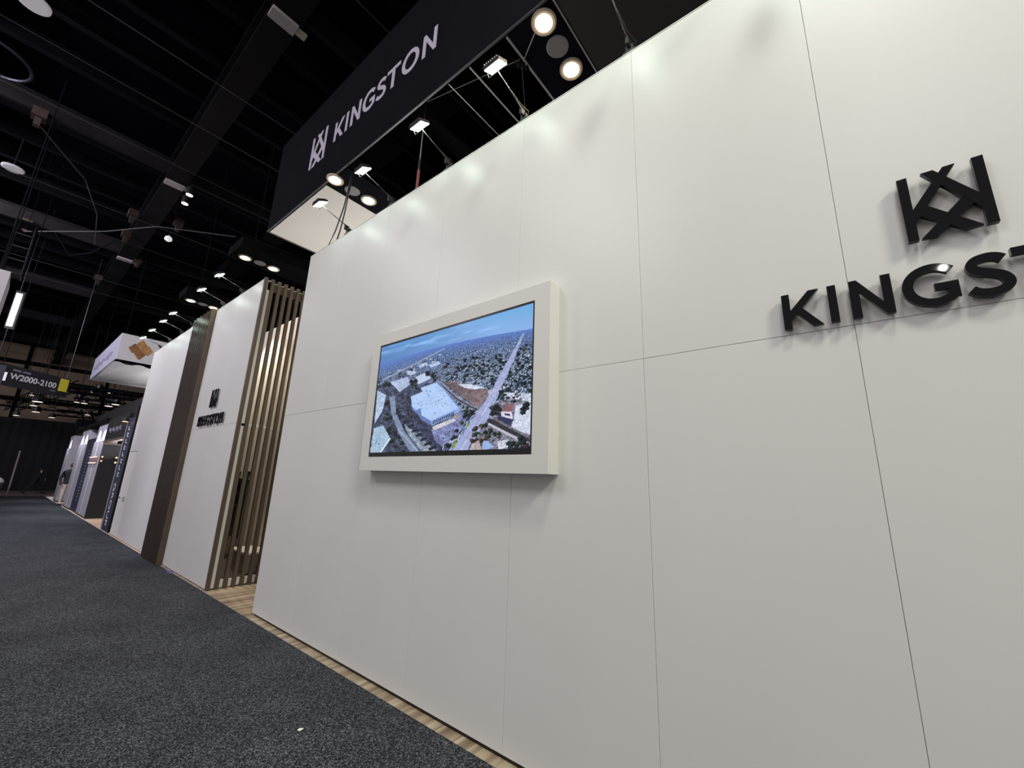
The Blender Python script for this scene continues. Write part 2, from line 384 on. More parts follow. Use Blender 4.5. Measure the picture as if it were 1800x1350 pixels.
sign = thing('wall_sign', (.5, -.02, 2.75), 'large glossy black raised emblem and lettering on the long white wall', 'sign')
wordmark(sign, -.153, 2.458, .1822, .1825, -.038, -.014, ACRYLIC)
emblem(sign, .335, 2.764, .266, .314, -.038, -.014, ACRYLIC)
for ch, u0 in WORD:
    for du in (.08, .62):
        if ch == 'I' and du > .1: continue
        if ch in 'T' : du = .44
        if ch in 'GOS': du = .55 if ch != 'S' else .36
        zz = .04 if ch in 'GOS' else .5
        if ch in 'K' and du > .5: du, zz = .70, .93
        if ch == 'N' and du > .5: du = .70
        xx = -.153+(u0+du)*.1822; z = 2.458+zz*.1825
        MB().tube([(xx, -.016, z), (xx, .003, z)], .006, 6).build('stand_off_pin', DARK_METAL, sign)
for xx in (.352, .583): 
    for z in (2.82, 3.02): MB().tube([(xx, -.016, z), (xx, .003, z)], .006, 6).build('stand_off_pin', DARK_METAL, sign)
sign2 = thing('wall_sign', (-8.73, -.05, 2.75), 'small black raised emblem and lettering on wall beside slat screen', 'sign')
wordmark(sign2, -9.40, 2.475, .1822, .185, -.080, -.060, ACRYLIC)
emblem(sign2, -8.905, 2.795, .315, .325, -.080, -.060, ACRYLIC)

# ------------------------------------------------------------------ display box and television
box = thing('display_surround', (-2.57, 0, 2.4), 'deep white box frame round the television on the wall', 'frame')
X0, X1, Z0, Z1 = -3.66, -1.487, 1.738, 3.09
S0, S1, T0, T1 = -3.538, -1.620, 1.864, 2.972
f = MB(); f.box(X0, X1, -.125, -.107, Z0, T0); f.box(X0, X1, -.125, -.107, T1, Z1); f.box(X0, S0, -.125, -.107, T0, T1); f.box(S1, X1, -.125, -.107, T0, T1)
f.build('front_frame', WHITE_MATT, box)
for nm, bb in (('side_board', (X0, X0+.02, -.107, -.001, Z0, Z1)), ('side_board', (X1-.02, X1, -.107, -.001, Z0, Z1)), ('top_board', (X0+.02, X1-.02, -.107, -.001, Z1-.02, Z1)), ('bottom_board', (X0+.02, X1-.02, -.107, -.001, Z0, Z0+.02))):
    MB().box(*bb).build(nm, WHITE_MATT, box)
tv = thing('television', (-2.57, -.06, 2.4), 'wide television showing an aerial view of warehouses and streets', 'television')
bz = MB(); e = .014
bz.box(S0+.004, S1-.004, -.121, -.06, T0+.004, T0+.040); bz.box(S0+.004, S1-.004, -.121, -.06, T1-.016, T1-.004)
bz.box(S0+.004, S0+.016, -.121, -.06, T0+.04, T1-.016); bz.box(S1-.016, S1-.004, -.121, -.06, T0+.04, T1-.016)
bz.build('bezel', mat('tv_bezel', (.008, .008, .009, 1), rough=.3), tv)
MB().box(S0+.005, S1-.005, -.10, -.045, T0+.005, T1-.005).build('back_shell', DARK_METAL, tv)
# picture: painted into a fine grid of vertices lying in the screen
def tv_picture(U, V):
    H = [918.5376, 112.1517, 39.1006, -409.405, -869.4127, 1311.2681, -0.2993, 0.0654]   # screen (0..1) -> drawing sheet the shapes below are set out on
    d = H[6]*U+H[7]*V+1; x = (H[0]*U+H[1]*V+H[2])/d; y = (H[3]*U+H[4]*V+H[5])/d
    rng = np.random.RandomState(3)
    def hsh(a, b_, s=0):
        t = np.sin(a*127.1+b_*311.7+s*74.7)*43758.5453; return t-np.floor(t)
    def vn(a, b_, s=0):
        ia, ib = np.floor(a), np.floor(b_); fa, fb = a-ia, b_-ib; fa = fa*fa*(3-2*fa); fb = fb*fb*(3-2*fb)
        return (hsh(ia, ib, s)*(1-fa)+hsh(ia+1, ib, s)*fa)*(1-fb)+(hsh(ia, ib+1, s)*(1-fa)+hsh(ia+1, ib+1, s)*fa)*fb
    C = np.zeros(x.shape+(3,))
    hor = 560-.234*(x-130)-55*np.sin(np.pi*np.clip((x-130)/1240, 0, 1))*.55
    dd = y-hor
    # sky
    t = np.clip(-dd/300, 0, 1)[..., None]
    lf = np.clip((x-100)/1000, 0, 1)[..., None]
    sky = (np.array([92, 128, 182])*(1-t)+np.array([88, 142, 188])*t)*(1-lf)+(np.array([140, 172, 220])*(1-t)+np.array([104, 166, 214])*t)*lf
    cl = vn(x/120+y/300, (y+.25*x)/22, 5)*.6+vn(x/60, (y+.25*x)/12, 6)*.4
    band = np.exp(-((y-(455-.21*(x-140)))/26.)**2)*np.clip(1-(x-700)/500, 0, 1)
    sky = sky+(np.clip(cl-.42, 0, 1)*1.8*band*70)[..., None]
    C[:] = sky
    # ground city
    g = dd > 0
    q = np.maximum(dd, 1.0)
    gx = (x-1305)/(q+18)*9; gz = 5200/(q+18)
    h1 = hsh(np.floor(gx*4.2+.4*np.sin(gz*.7)), np.floor(gz*2.1), 1)
    sub = hsh(np.floor(gx*11), np.floor(gz*5.5), 2)
    nz = vn(gx*6, gz*3, 4)*.5+vn(gx*15, gz*7, 8)*.5
    pal = np.array([[42, 54, 74], [58, 74, 96], [84, 96, 122], [118, 130, 160], [170, 180, 205], [205, 212, 228]])
    idx = np.clip((sub*.62+nz*.50+h1*.22-.16)*6.2, 0, 5).astype(int)
    G = pal[idx].astype(float)
    tr = vn(gx*2.6, gz*1.5, 11)*.6+vn(gx*9, gz*5, 12)*.4
    G = np.where((tr > .56)[..., None], np.array([36, 50, 60])*(.7+.8*sub[..., None]), G)
    hz = np.exp(-q/95)[..., None]
    G = G*(1-hz)+np.array([98, 128, 196])*hz
    C = np.where(g[..., None], G, C)
    def inside(poly):
        r = np.zeros(x.shape, bool); n = len(poly)
        for i in range(n):
            x1, y1 = poly[i]; x2, y2 = poly[(i+1) % n]
            if y1 == y2: continue
            c = ((y1 > y) != (y2 > y)) & (x < (x2-x1)*(y-y1)/(y2-y1)+x1); r ^= c
        return r
    fine = vn(x/5, y/5, 21); mid = vn(x/26, y/20, 22)
    def fill(poly, col, tex=.12):
        m = inside(poly); k = (1+tex*(fine-.5)*2+tex*(mid-.5))[..., None]
        C[m] = (np.array(col, float)*k)[m]
    def line(p0, p1, w, col):
        ax, ay = p0; bx, by = p1; L = math.hypot(bx-ax, by-ay)
        t = ((x-ax)*(bx-ax)+(y-ay)*(by-ay))/L/L; dist = abs((x-ax)*(by-ay)-(y-ay)*(bx-ax))/L
        C[(t > 0) & (t < 1) & (dist < w)] = col
    def dots(poly, n, r0_, r1_, cols, flat=.8):
        px = [p[0] for p in poly]; py = [p[1] for p in poly]
        for _ in range(n):
            a = rng.uniform(min(px), max(px)); c = rng.uniform(min(py), max(py)); r = 0
            ins = False; nn = len(poly)
            for i in range(nn):
                x1, y1 = poly[i]; x2, y2 = poly[(i+1) % nn]
                if (y1 > c) != (y2 > c) and a < (x2-x1)*(c-y1)/(y2-y1)+x1: ins = not ins
            if not ins: continue
            r = rng.uniform(r0_, r1_); col = np.array(cols[rng.randint(len(cols))], float)
            dx, dy_ = (x-a)/r, (y-c)/(r*flat); m = dx*dx+dy_*dy_+.9*(fine-.5) < 1
            sh = np.clip(.75+.35*(-dx-dy_), .35, 1.35)
            C[m] = (col*sh[..., None])[m]
    tree = [(38, 52, 60), (46, 62, 66), (62, 82, 70), (30, 40, 54)]
    fill([(90, 740), (300, 690), (620, 720), (640, 1270), (55, 1290)], (72, 78, 98), .5)
    dots([(110, 680), (200, 700), (260, 900), (420, 1120), (600, 1270), (450, 1290), (250, 1280), (130, 1000)], 150, 10, 24, tree)
    fill([(205, 830), (250, 815), (262, 960), (330, 1110), (455, 1275), (378, 1285), (280, 1120), (222, 960)], (128, 140, 166))
    fill([(330, 1050), (420, 1120), (585, 1270), (470, 1280), (345, 1110)], (136, 146, 162), .3)
    for k in range(9):
        a, c = 255+k*34, 960+k*36
        line((a, c+8), (a+44+k*2, c-14), 7+k*.6, (34, 42, 58))
    line((275, 1090), (440, 1275), 2.5, (178, 190, 206))
    fill([(108, 775), (180, 812), (150, 940), (84, 1050)], (170, 186, 212)); fill([(84, 1050), (150, 940), (150, 965), (84, 1082)], (60, 66, 90))
    fill([(78, 1085), (155, 1060), (212, 1165), (125, 1290), (52, 1290)], (160, 182, 204)); line((212, 1165), (128, 1288), 7, (200, 218, 228))
    dots([(85, 1180), (130, 1160), (140, 1215), (90, 1235)], 14, 3, 6, [(90, 105, 125)])
    fill([(290, 790), (385, 825), (395, 910), (470, 1010), (548, 1085), (600, 1240), (420, 1080), (300, 880)], (66, 70, 92), .5)
    dots([(290, 790), (385, 830), (390, 910), (470, 1010), (420, 1060), (300, 880)], 40, 8, 16, [(70, 66, 76), (54, 58, 70), (90, 88, 98)])
    fill([(550, 1090), (790, 945), (850, 985), (770, 1130), (640, 1240), (575, 1180)], (126, 132, 172), .3)
    dots([(620, 1130), (800, 1010), (780, 1110), (660, 1200)], 26, 4, 8, [(44, 50, 84), (80, 86, 120)])
    dots([(800, 960), (880, 960), (760, 1150), (640, 1280), (600, 1250), (740, 1130)], 40, 12, 24, tree)
    fill([(383, 822), (478, 784), (462, 752), (592, 708), (783, 912), (545, 1022), (468, 978), (462, 916), (422, 940), (390, 905)], (172, 194, 232), .05)
    fill([(545, 1022), (783, 912), (780, 948), (553, 1062)], (140, 162, 212), .06); fill([(390, 905), (422, 940), (462, 916), (468, 978), (545, 1022), (550, 1062), (468, 1016), (430, 960), (392, 935)], (104, 126, 176), .08)
    for k in range(12):
        a = 560+k*15; c = 1050-k*6.6; fill([(a, c-26), (a+9, c-30), (a+10, c-4), (a+1, c)], (46, 56, 90), .1)
    dots([(400, 830), (590, 725), (760, 905), (545, 1005), (480, 960)], 60, 2.5, 5, [(92, 112, 150), (70, 84, 110)])
    fill([(553, 1072), (735, 1000), (752, 1022), (572, 1102)], (196, 192, 200), .1); fill([(735, 985), (765, 965), (778, 990), (748, 1010)], (160, 140, 130), .2)
    fill([(420, 664), (500, 628), (550, 672), (440, 726)], (184, 196, 222), .06); fill([(440, 726), (550, 672), (550, 692), (446, 748)], (96, 106, 140), .1)
    fill([(212, 706), (352, 664), (388, 716), (290, 786)], (172, 182, 212), .12); fill([(290, 786), (388, 716), (390, 735), (294, 806)], (80, 86, 116), .1)
    fill([(344, 614), (402, 598), (428, 632), (366, 656)], (176, 184, 210), .12)
    fill([(440, 562), (510, 544), (522, 570), (452, 588)], (170, 184, 218), .08); fill([(524, 566), (606, 534), (628, 556), (548, 588)], (176, 190, 222), .08)
    roofs = [(206, 212, 228), (176, 186, 208), (150, 160, 186), (222, 226, 236)]
    dots([(330, 590), (700, 450), (1250, 350), (1250, 440), (900, 500), (560, 580)], 130, 4, 8, [(58, 76, 116), (70, 88, 130), (150, 166, 204), (176, 190, 222)], .5)
    dots([(600, 600), (760, 520), (1180, 470), (1165, 530), (1050, 740), (720, 690)], 150, 7, 17, tree+[(44, 58, 72)], .75)
    dots([(640, 620), (860, 540), (1160, 520), (1040, 735), (720, 685)], 120, 5, 11, roofs, .5)
    dots([(1235, 500), (1290, 400), (1366, 380), (1366, 790), (1125, 750)], 110, 7, 18, tree, .8)
    dots([(1235, 520), (1290, 440), (1366, 420), (1366, 790), (1135, 750)], 90, 4, 11, roofs, .5)
    dots([(130, 640), (640, 470), (650, 520), (430, 600), (200, 690)], 70, 6, 18, roofs+[(120, 128, 150)], .35)
    dots([(120, 660), (420, 590), (400, 640), (140, 720)], 40, 7, 14, tree, .6)
    line((150, 690), (660, 430), 5, (150, 156, 180))
    dots([(380, 690), (430, 690), (430, 760), (390, 770)], 12, 10, 18, tree); dots([(480, 560), (560, 600), (610, 690), (560, 690), (490, 620)], 26, 10, 20, tree)
    fill([(648, 712), (720, 698), (1032, 768), (1010, 832), (946, 908), (905, 912)], (128, 112, 118), .22)
    fill([(766, 722), (860, 722), (962, 742), (985, 756), (900, 764), (800, 748)], (196, 202, 220), .2)
    for k in range(4): line((668+k*22, 716-k*2), (800+k*28, 806-k*6), 3, (84, 74, 84))
    fill([(590, 694), (622, 690), (705, 770), (800, 850), (942, 912), (900, 944), (760, 860), (650, 770)], (136, 138, 158), .15)
    line((600, 700), (760, 845), 5, (48, 50, 62)); line((760, 845), (905, 925), 6, (48, 50, 62)); line((625, 692), (900, 905), 3, (70, 70, 82))
    line((592, 690), (790, 935), 5, (120, 146, 200))
    dots([(780, 900), (930, 920), (900, 985), (820, 960)], 22, 8, 16, tree+[(96, 78, 66)])
    fill([(720, 1268), (880, 1020), (990, 862), (1062, 738), (1180, 520), (1299, 306), (1309, 306), (1225, 520), (1112, 770), (1018, 1000), (890, 1180), (842, 1272)], (160, 166, 204), .1)
    line((790, 1262), (1000, 920), 2.5, (206, 210, 228)); line((1000, 920), (1110, 720), 2, (190, 196, 220)); line((838, 1180), (960, 985), 2, (116, 122, 160))
    fill([(1010, 780), (1110, 740), (1130, 765), (1020, 810)], (172, 176, 208), .1)
    fill([(712, 1240), (752, 1180), (770, 1190), (726, 1258)], (112, 138, 78), .3); line((700, 1200), (760, 1170), 6, (170, 176, 190))
    fill([(835, 1060), (870, 1030), (868, 1050), (835, 1080)], (120, 146, 70), .3)
    fill([(1010, 1010), (1100, 860), (1365, 800), (1365, 1290), (850, 1290)], (118, 116, 132), .5)
    fill([(1130, 790), (1366, 800), (1366, 870), (1160, 826)], (192, 196, 216), .25)
    dots([(1100, 760), (1300, 780), (1290, 850), (1120, 830)], 26, 8, 18, tree+[(190, 194, 212)])
    fill([(1240, 900), (1366, 860), (1362, 1140), (1200, 1080), (1225, 1000)], (196, 200, 220), .14)
    fill([(1080, 1000), (1160, 940), (1230, 1010), (1180, 1060)], (58, 62, 96), .15)
    fill([(1165, 880), (1232, 884), (1205, 948), (1125, 946)], (136, 100, 106), .1); fill([(1125, 946), (1205, 948), (1218, 1010), (1122, 985)], (210, 206, 220), .06); fill([(1150, 960), (1195, 966), (1195, 985), (1150, 976)], (52, 58, 96), .1)
    dots([(1030, 900), (1110, 890), (1110, 970), (1040, 980)], 22, 14, 28, tree); dots([(1280, 880), (1340, 870), (1350, 950), (1290, 960)], 14, 16, 32, tree); dots([(1180, 840), (1240, 850), (1230, 870), (1190, 868)], 5, 12, 20, tree)
    fill([(1005, 1012), (1030, 1000), (1358, 1172), (1358, 1200), (1010, 1040)], (60, 58, 66), .2); line((1015, 1046), (1354, 1222), 9, (186, 186, 200)); line((1060, 1010), (1356, 1150), 4, (120, 112, 112))
    dots([(900, 1080), (1000, 1040), (1110, 1130), (1080, 1180), (880, 1240), (850, 1200)], 60, 12, 24, tree+[(88, 70, 66), (110, 92, 84), (72, 84, 60)])
    fill([(975, 1185), (1015, 1190), (1060, 1235), (960, 1275)], (150, 172, 216), .08); fill([(880, 1210), (940, 1180), (960, 1260), (860, 1270)], (168, 156, 160), .25)
    fill([(1090, 1190), (1180, 1170), (1200, 1230), (1100, 1260)], (190, 190, 206), .3); dots([(1180, 1200), (1340, 1190), (1350, 1260), (1190, 1260)], 24, 14, 28, tree+[(70, 60, 66)])
    dots([(1265, 1150), (1310, 1150), (1310, 1210), (1265, 1210)], 6, 20, 30, tree); dots([(1080, 1090), (1110, 1100), (1110, 1170), (1080, 1160)], 5, 14, 22, [(66, 84, 56)])
    C = 112+(C-118)*1.15
    return np.clip(C*np.array([1.0, 1.01, 1.0]), 0, 255)
NU, NV = 440, 250
uu, vv = np.meshgrid(np.linspace(0, 1, NU), np.linspace(0, 1, NV))
sx0, sx1, sz0, sz1 = S0+.016, S1-.016, T0+.040, T1-.016
rgb = tv_picture((sx0+(sx1-sx0)*uu+3.53)/1.905, (sz0+(sz1-sz0)*vv-1.872)/1.096)/255.0
lin = np.where(rgb <= .04045, rgb/12.92, ((rgb+.055)/1.055)**2.4)
tvloc = np.array(tv.location)
co = np.stack([sx0+(sx1-sx0)*uu, np.full(uu.shape, -.1185), sz0+(sz1-sz0)*vv], -1).reshape(-1, 3)-tvloc
ii = np.arange(NU*NV).reshape(NV, NU)
fc = np.stack([ii[:-1, :-1], ii[:-1, 1:], ii[1:, 1:], ii[1:, :-1]], -1).reshape(-1, 4)
me = bpy.data.meshes.new('screen')
me.vertices.add(len(co)); me.vertices.foreach_set('co', co.ravel())
me.loops.add(fc.size); me.loops.foreach_set('vertex_index', fc.ravel())
me.polygons.add(len(fc)); me.polygons.foreach_set('loop_start', np.arange(len(fc))*4)
me.update(calc_edges=True)
ca = me.color_attributes.new('picture', 'FLOAT_COLOR', 'POINT')
ca.data.foreach_set('color', np.concatenate([lin.reshape(-1, 3), np.ones((NU*NV, 1))], 1).ravel())
sm = bpy.data.materials.new('screen_picture'); sm.use_nodes = True
bs = sm.node_tree.nodes['Principled BSDF']; at = sm.node_tree.nodes.new('ShaderNodeAttribute'); at.attribute_name = 'picture'
bs.inputs['Base Color'].default_value = (.004, .004, .005, 1); bs.inputs['Roughness'].default_value = .12
bs.inputs['Emission Strength'].default_value = 1.0
sm.node_tree.links.new(at.outputs['Color'], bs.inputs['Emission Color'])
me.materials.append(sm)
so = bpy.data.objects.new('screen', me); COL.objects.link(so); so.parent = tv

# ------------------------------------------------------------------ slat screen in the entry gap
slat = thing('slat_screen', (-7.41, .3, 0), 'open screen of tall brown slats closing the entry gap', 'screen')
for k in range(7):
    y = -.052+.1085*k
    MB().box(-7.435, -7.385, y, y+.05, .004, 4.955).build('slat', BROWN, slat)
for z0, z1, x0, x1 in ((4.76, 4.90, -7.47, -7.436), (2.40, 2.44, -7.46, -7.436)):
    MB().box(x0, x1, .02, .66, z0, z1).build('rail', BROWN if z1 > 3 else WHITE_MATT, slat)
MB().box(-7.47, -7.436, .02, .66, 4.901, 4.915).build('rail_cap', WHITE_MATT, slat)
MB().box(-7.47, -7.436, .08, .66, .02, .12).build('base_board', WHITE_MATT, slat)
# brown ribbed column
colm = thing('slat_column', (-10.45, 0, 0), 'dark brown ribbed column between the two white walls', 'column')
MB().box(-11.06, -9.86, -.095, .06, .004, 4.95).build('core', BROWN_DARK, colm)
nr = 11
for k in range(nr):
    x0 = -11.06+1.2*k/nr
    MB().box(x0+.006, x0+.062, -.135, -.096, .004, 4.955-.02*(k % 2)).build('rib', BROWN_DARK, colm)
MB().box(-9.859, -9.842, -.135, -.044, .004, 4.96).build('side_panel', BROWN, colm)

# things behind the slats
crate = thing('storage_crate', (-8.6, .85, 0), 'pale grey crate behind the brown slats', 'crate')
c = MB(); c.box(-9.0, -8.2, .72, 1.1, 0, .02); 
for bb in ((-9.0, -8.98, .72, 1.1, .02, .30), (-8.22, -8.2, .72, 1.1, .02, .30), (-8.98, -8.22, .72, .74, .02, .30), (-8.98, -8.22, 1.08, 1.1, .02, .30)): c.box(*bb)
GREYP = mat('grey_plastic', srgb(150, 145, 138), rough=.6)
c.build('body', GREYP, crate); MB().box(-9.02, -8.18, .70, 1.12, .30, .33).build('lid', WHITE_MATT, crate)
bag = thing('duffel_bag', (-7.9, .95, 0), 'low black bag on the floor behind the slats', 'bag')
MB().tube([(-8.10, .95, .12), (-8.06, .95, .12), (-7.70, .95, .12), (-7.66, .95, .12)], [.07, .115, .115, .07], 12).build('body', BLACK_FABRIC, bag, smooth=True)
MB().tube([(-8.0, .93, .22), (-7.95, .92, .31), (-7.82, .92, .31), (-7.77, .93, .22)], .012, 6).build('handle', CABLE, bag)
lad = thing('step_ladder', (-10.2, 1.05, 0), 'black folded step ladder leaning on the inner wall', 'ladder')
for x in (-10.52, -9.98): MB().tube([(x, .90, .01), (x+.05, 1.13, 1.7)], .03, 6).build('rail', CABLE, lad)
for k in range(6):
    t = .12+.15*k; MB().box(-10.50+.05*t, -9.98+.05*t, .86+.23*t, .96+.23*t, 1.7*t, 1.7*t+.04).build('step', CABLE, lad)
MB().box(-10.48, -10.0, 1.135, 1.155, .35, 1.55).build('back_board', CABLE, lad)

# ------------------------------------------------------------------ arm flood lights on the wall tops
ARM = mat('arm_metal', (.16, .16, .16, 1), rough=.35, metal=.8)
CLAMP_BLACK = mat('clamp_black', (.02, .02, .021, 1), rough=.5)
def make_flood(label):
    """local frame: origin on the wall's top at its front face; the arm reaches out towards -y"""
    t = thing('flood_light', (0, 0, 0), label, 'light', 'white flood lights on arms along the wall tops')
    L = lambda mb, nm, m, sm=False, par=None: mb.build(nm, m, par or t, smooth=sm, world=False)
    L(MB().box(-.03, .03, .012, .06, .002, .085).box(-.05, .05, .0, .085, .001, .02).box(-.012, .012, -.03, .02, .06, .12), 'clamp', CLAMP_BLACK)
    L(MB().tube([(0, .045, .05), (0, .03, .10), (0, -.06, .135), (0, -.36, .222)], [.009, .008, .005, .0045], 7), 'arm', ARM, True)
    L(MB().tube([(.03, .05, .02), (.05, .02, .09), (.02, -.05, .12), (.006, -.20, .165)], .004, 5), 'cable', CABLE, True)
    L(MB().tube([(-.02, .05, .03), (-.05, .08, .06), (-.11, .07, .05), (-.14, .06, .005)], .004, 5), 'cable', CABLE, True)
    R = Matrix.Translation((0, -.38, .225)) @ Matrix.Rotation(math.radians(28), 4, 'X')
    hd = MB().box(-.085, .085, -.062, .062, .004, .03); hd.box(-.06, .06, -.04, .04, .03, .045)
    for k in range(7): hd.box(-.075+.022*k, -.070+.022*k, -.055, .055, .03, .05)
    head = L(hd.rot(R), 'head', DARK_METAL)
    L(MB().box(-.079, .079, -.056, .056, -.002, .004).rot(R), 'lens', LED, par=head)
    L(MB().tube([(-.09, -.38, .222), (-.09, -.36, .20), (.09, -.36, .20), (.09, -.38, .222)], .004, 5), 'bracket', ARM)
    return t
FL = [(-4.87, 0, 4.836, 'flood light hung before the white canopy soffit'), (-3.89, 0, 4.836, 'flood light second along from the long wall\'s far end'),
      (-2.89, 0, 4.836, 'flood light next to the hanging red sling'), (-1.90, 0, 4.836, 'flood light above the wall beside two warm spotlights'),
      (-.90, 0, 4.836, 'nearest flood light at the very top of the photo'), (.10, 0, 4.836, 'flood light above the big black emblem, out of frame'), (1.10, 0, 4.836, 'flood light beyond the big black sign, out of frame'),
      (-8.52, -.05, 4.937, 'flood light above middle wall nearest the slat screen'), (-9.55, -.05, 4.937, 'flood light above middle wall near the brown column'),
      (-11.62, -.05, 4.937, 'flood light above door wall beside the brown column'), (-12.48, -.05, 4.937, 'second flood light above the door wall, from brown column'),
      (-13.58, -.05, 4.937, 'third flood light above the door wall, from brown column'), (-14.6, -.05, 4.937, 'flood light in front of the brown diamond banner')]
fl0 = make_flood(FL[0][3]); fl0.location = FL[0][:3]
for (x, y, z, lb) in FL[1:]: copy_tree(fl0, (x, y, z), lb)

# ------------------------------------------------------------------ hanging canopy
ZC = 6.07
can = thing('hanging_canopy', (-3, 1, ZC), 'black hanging canopy with white lettering above the long wall', 'canopy')
FX0, FX1, FY1, FZ = -7.93, 3.0, 3.4, 7.98
fa = MB().box(FX0, FX1, -.0, .03, ZC+.012, FZ).build('fascia', BLACK_FABRIC, can)
wordmark(fa, -5.715, 6.785, .335, .362, -.006, .002, PRINT)
emblem(fa, -6.487, 6.652, .50, .635, -.008, .002, PRINT)
MB().box(FX0, FX0+.03, .031, FY1, ZC+.012, FZ).build('end_panel', BLACK_FABRIC, can)
MB().box(FX1-.03, FX1, .031, FY1, ZC+.012, FZ).build('end_panel', BLACK_FABRIC, can)
MB().box(FX0, FX1, FY1, FY1+.03, ZC+.012, FZ).build('back_panel', BLACK_FABRIC, can)
fr = MB(); fr.box(FX0-.005, FX1, -.004, .016, ZC-.006, ZC+.010)
fr.box(FX0-.005, FX0+.035, .034, FY1, ZC-.006, ZC+.010)
fr.build('bottom_rail', mat('rail_metal', (.10, .10, .11, 1), rough=.4, metal=.5), can)
MB().box(FX0+.04, -5.79, .034, FY1, ZC-.006, ZC+.008).build('white_soffit', WHITE_MATT, can)
MB().box(-5.785, -5.17, .034, FY1, ZC-.010, ZC+.02).build('dark_soffit', BLACK_FABRIC, can)
MB().box(-2.15, -1.635, .034, FY1, ZC-.004, ZC+.03).build('dark_soffit', BLACK_FABRIC, can)
MB().box(-1.60, 2.9, .034, FY1, ZC+.0, ZC+.03).build('dark_soffit', mat('soffit_grey', (.022, .021, .022, 1), rough=.8), can)
CHROME = mat('frame_tube', (.7, .7, .7, 1), rough=.3, metal=.8)
for x, r in ((-2.17, .013), (-1.615, .009), (-2.69, .010), (-3.02, .005)):
    MB().tube([(x, .03, ZC-.004), (x, FY1, ZC-.004)], r, 6).build('cross_tube', CHROME, can)
MB().tube([(-2.2, .30, ZC+.0), (-3.4, .04, ZC+.01)], .004, 5).build('wire', CHROME, can)
MB().tube([(-2.2, .33, ZC-.02), (-2.6, .95, ZC-.05), (-2.9, 1.6, ZC)], .004, 5).build('wire', CABLE, can)
MB().tube([(-2.16, .32, ZC), (-1.9, .16, ZC-.02), (-1.7, .06, ZC)], .006, 5).build('wire', CHROME, can)
c = MB(); 
for k in range(5): c.tube([(-2.24+.02*k, .26+.03*k, ZC-.02), (-2.22+.02*k, .30+.02*k, ZC-.10-.01*(k % 2))], .008, 5)
c.build('cable_knot', DARK_METAL, can)
# two dark light bars hung in line beyond the canopy
for xb, lb in ((-9.2, 'black hanging light bar above the middle wall'), (-12.9, 'black hanging light bar above the door wall')):
    t = thing('light_bar', (xb, 1, ZC), lb, 'light bar')
    MB().box(xb-.42, xb+.36, -.12, 3.3, ZC, ZC+.2).build('bar_body', mat('bar_cloth', (.004, .004, .0045, 1), rough=.95, spec=.05), t)
    for y in (.2, 3.0): MB().tube([(xb, y, ZC+.2), (xb, y, 10.4)], .008, 5).build('hanger', STEEL_BLACK, t)
def downlight(loc, label):
    t = thing('downlight', (0, 0, 0), label, 'light', 'warm round downlights in the dark soffits')
    MB().lathe([(.125, .0), (.125, -.016), (.112, -.028), (.085, -.022), (.08, -.004)], n=28).build('trim_ring', mat('warm_ring', (.5, .42, .33, 1), rough=.4), t, world=False)
    MB().lathe([(.082, -.003), (.082, -.02), (.06, -.03), (.02, -.034)], n=24).build('lamp', WARM, t, world=False)
    t.location = loc; return t
DL_LIGHT = (1.0, .80, .55)
DL = [((-5.545, .045, ZC-.010), 'warm downlight nearest the lettered fascia beside white soffit'), ((-5.545, .62, ZC-.010), 'warm downlight beside white soffit nearest the white wall'),
      ((-1.79, .145, ZC-.004), 'warm downlight between the metal tubes nearest the fascia'), ((-1.815, .71, ZC-.004), 'warm downlight between the metal tubes nearest white wall'),
      ((-9.33, .115, ZC), 'outer warm downlight on the bar above middle wall'), ((-9.33, .67, ZC), 'inner warm downlight on the bar above middle wall'),
      ((-13.05, .10, ZC), 'outer warm downlight on the bar above door wall'), ((-13.1, .62, ZC), 'inner warm downlight on the bar above door wall')]
d0 = downlight(*DL[0])
for loc, lb in DL[1:]: copy_tree(d0, loc, lb)
for loc, lb in DL: spot_lamp('downlight_beam', (loc[0], loc[1], loc[2]-.05), (loc[0], loc[1], 0), 90, 95, DL_LIGHT, .07, .6)
sp0 = MB().lathe([(.115, 0), (.115, -.006), (.10, -.012)], n=28)
spk = mat('speaker_grille', (.23, .22, .23, 1), rough=.6)
for i, (x, y, z, lb) in enumerate(((-5.565, .34, ZC-.010, 'round grey speaker beside the white soffit'), (-1.81, .425, ZC-.004, 'round grey speaker between metal tubes near the wall'),
                      (-9.33, .40, ZC, 'round grey speaker on the bar above middle wall'), (-13.1, .37, ZC, 'round grey speaker on the bar above door wall'))):
    if i == 0: o = sp0.build('ceiling_speaker', spk); s0_ = o
    else: o = s0_.copy(); COL.objects.link(o)
    o.location = (x, y, z); tag(o, lb, 'speaker', 'round speakers in the dark soffits')
# cables and sling
o = MB().tube([(-5.16, .10, ZC-.02), (-5.20, .10, 5.75), (-5.235, .09, 5.45), (-5.36, .08, 5.12), (-5.52, .06, 4.84)], .010, 6)
o.tube([(-5.15, .12, ZC-.02), (-5.21, .12, 5.7), (-5.22, .11, 5.40), (-5.235, .09, 5.1), (-5.28, .07, 4.84)], .010, 6)
tag(o.build('power_cable', CABLE, smooth=True), 'pair of black cables dropping from canopy to the wall top', 'cable')
sl = thing('hanging_sling', (-3.59, .15, 4.84), 'thin wire and red sleeved sling hanging behind the flood lights', 'sling')
MB().tube([(-3.585, .15, ZC+.2), (-3.59, .15, 5.45)], .008, 6).build('wire', GREY_METAL, sl)
m = MB(); 
for k in range(5): m.lathe([(.006, -.02), (.016, -.008), (.016, .008), (.006, .02)], (-3.592, .15, 5.30+.032*k), 8)
m.build('shackle', DARK_METAL, sl)
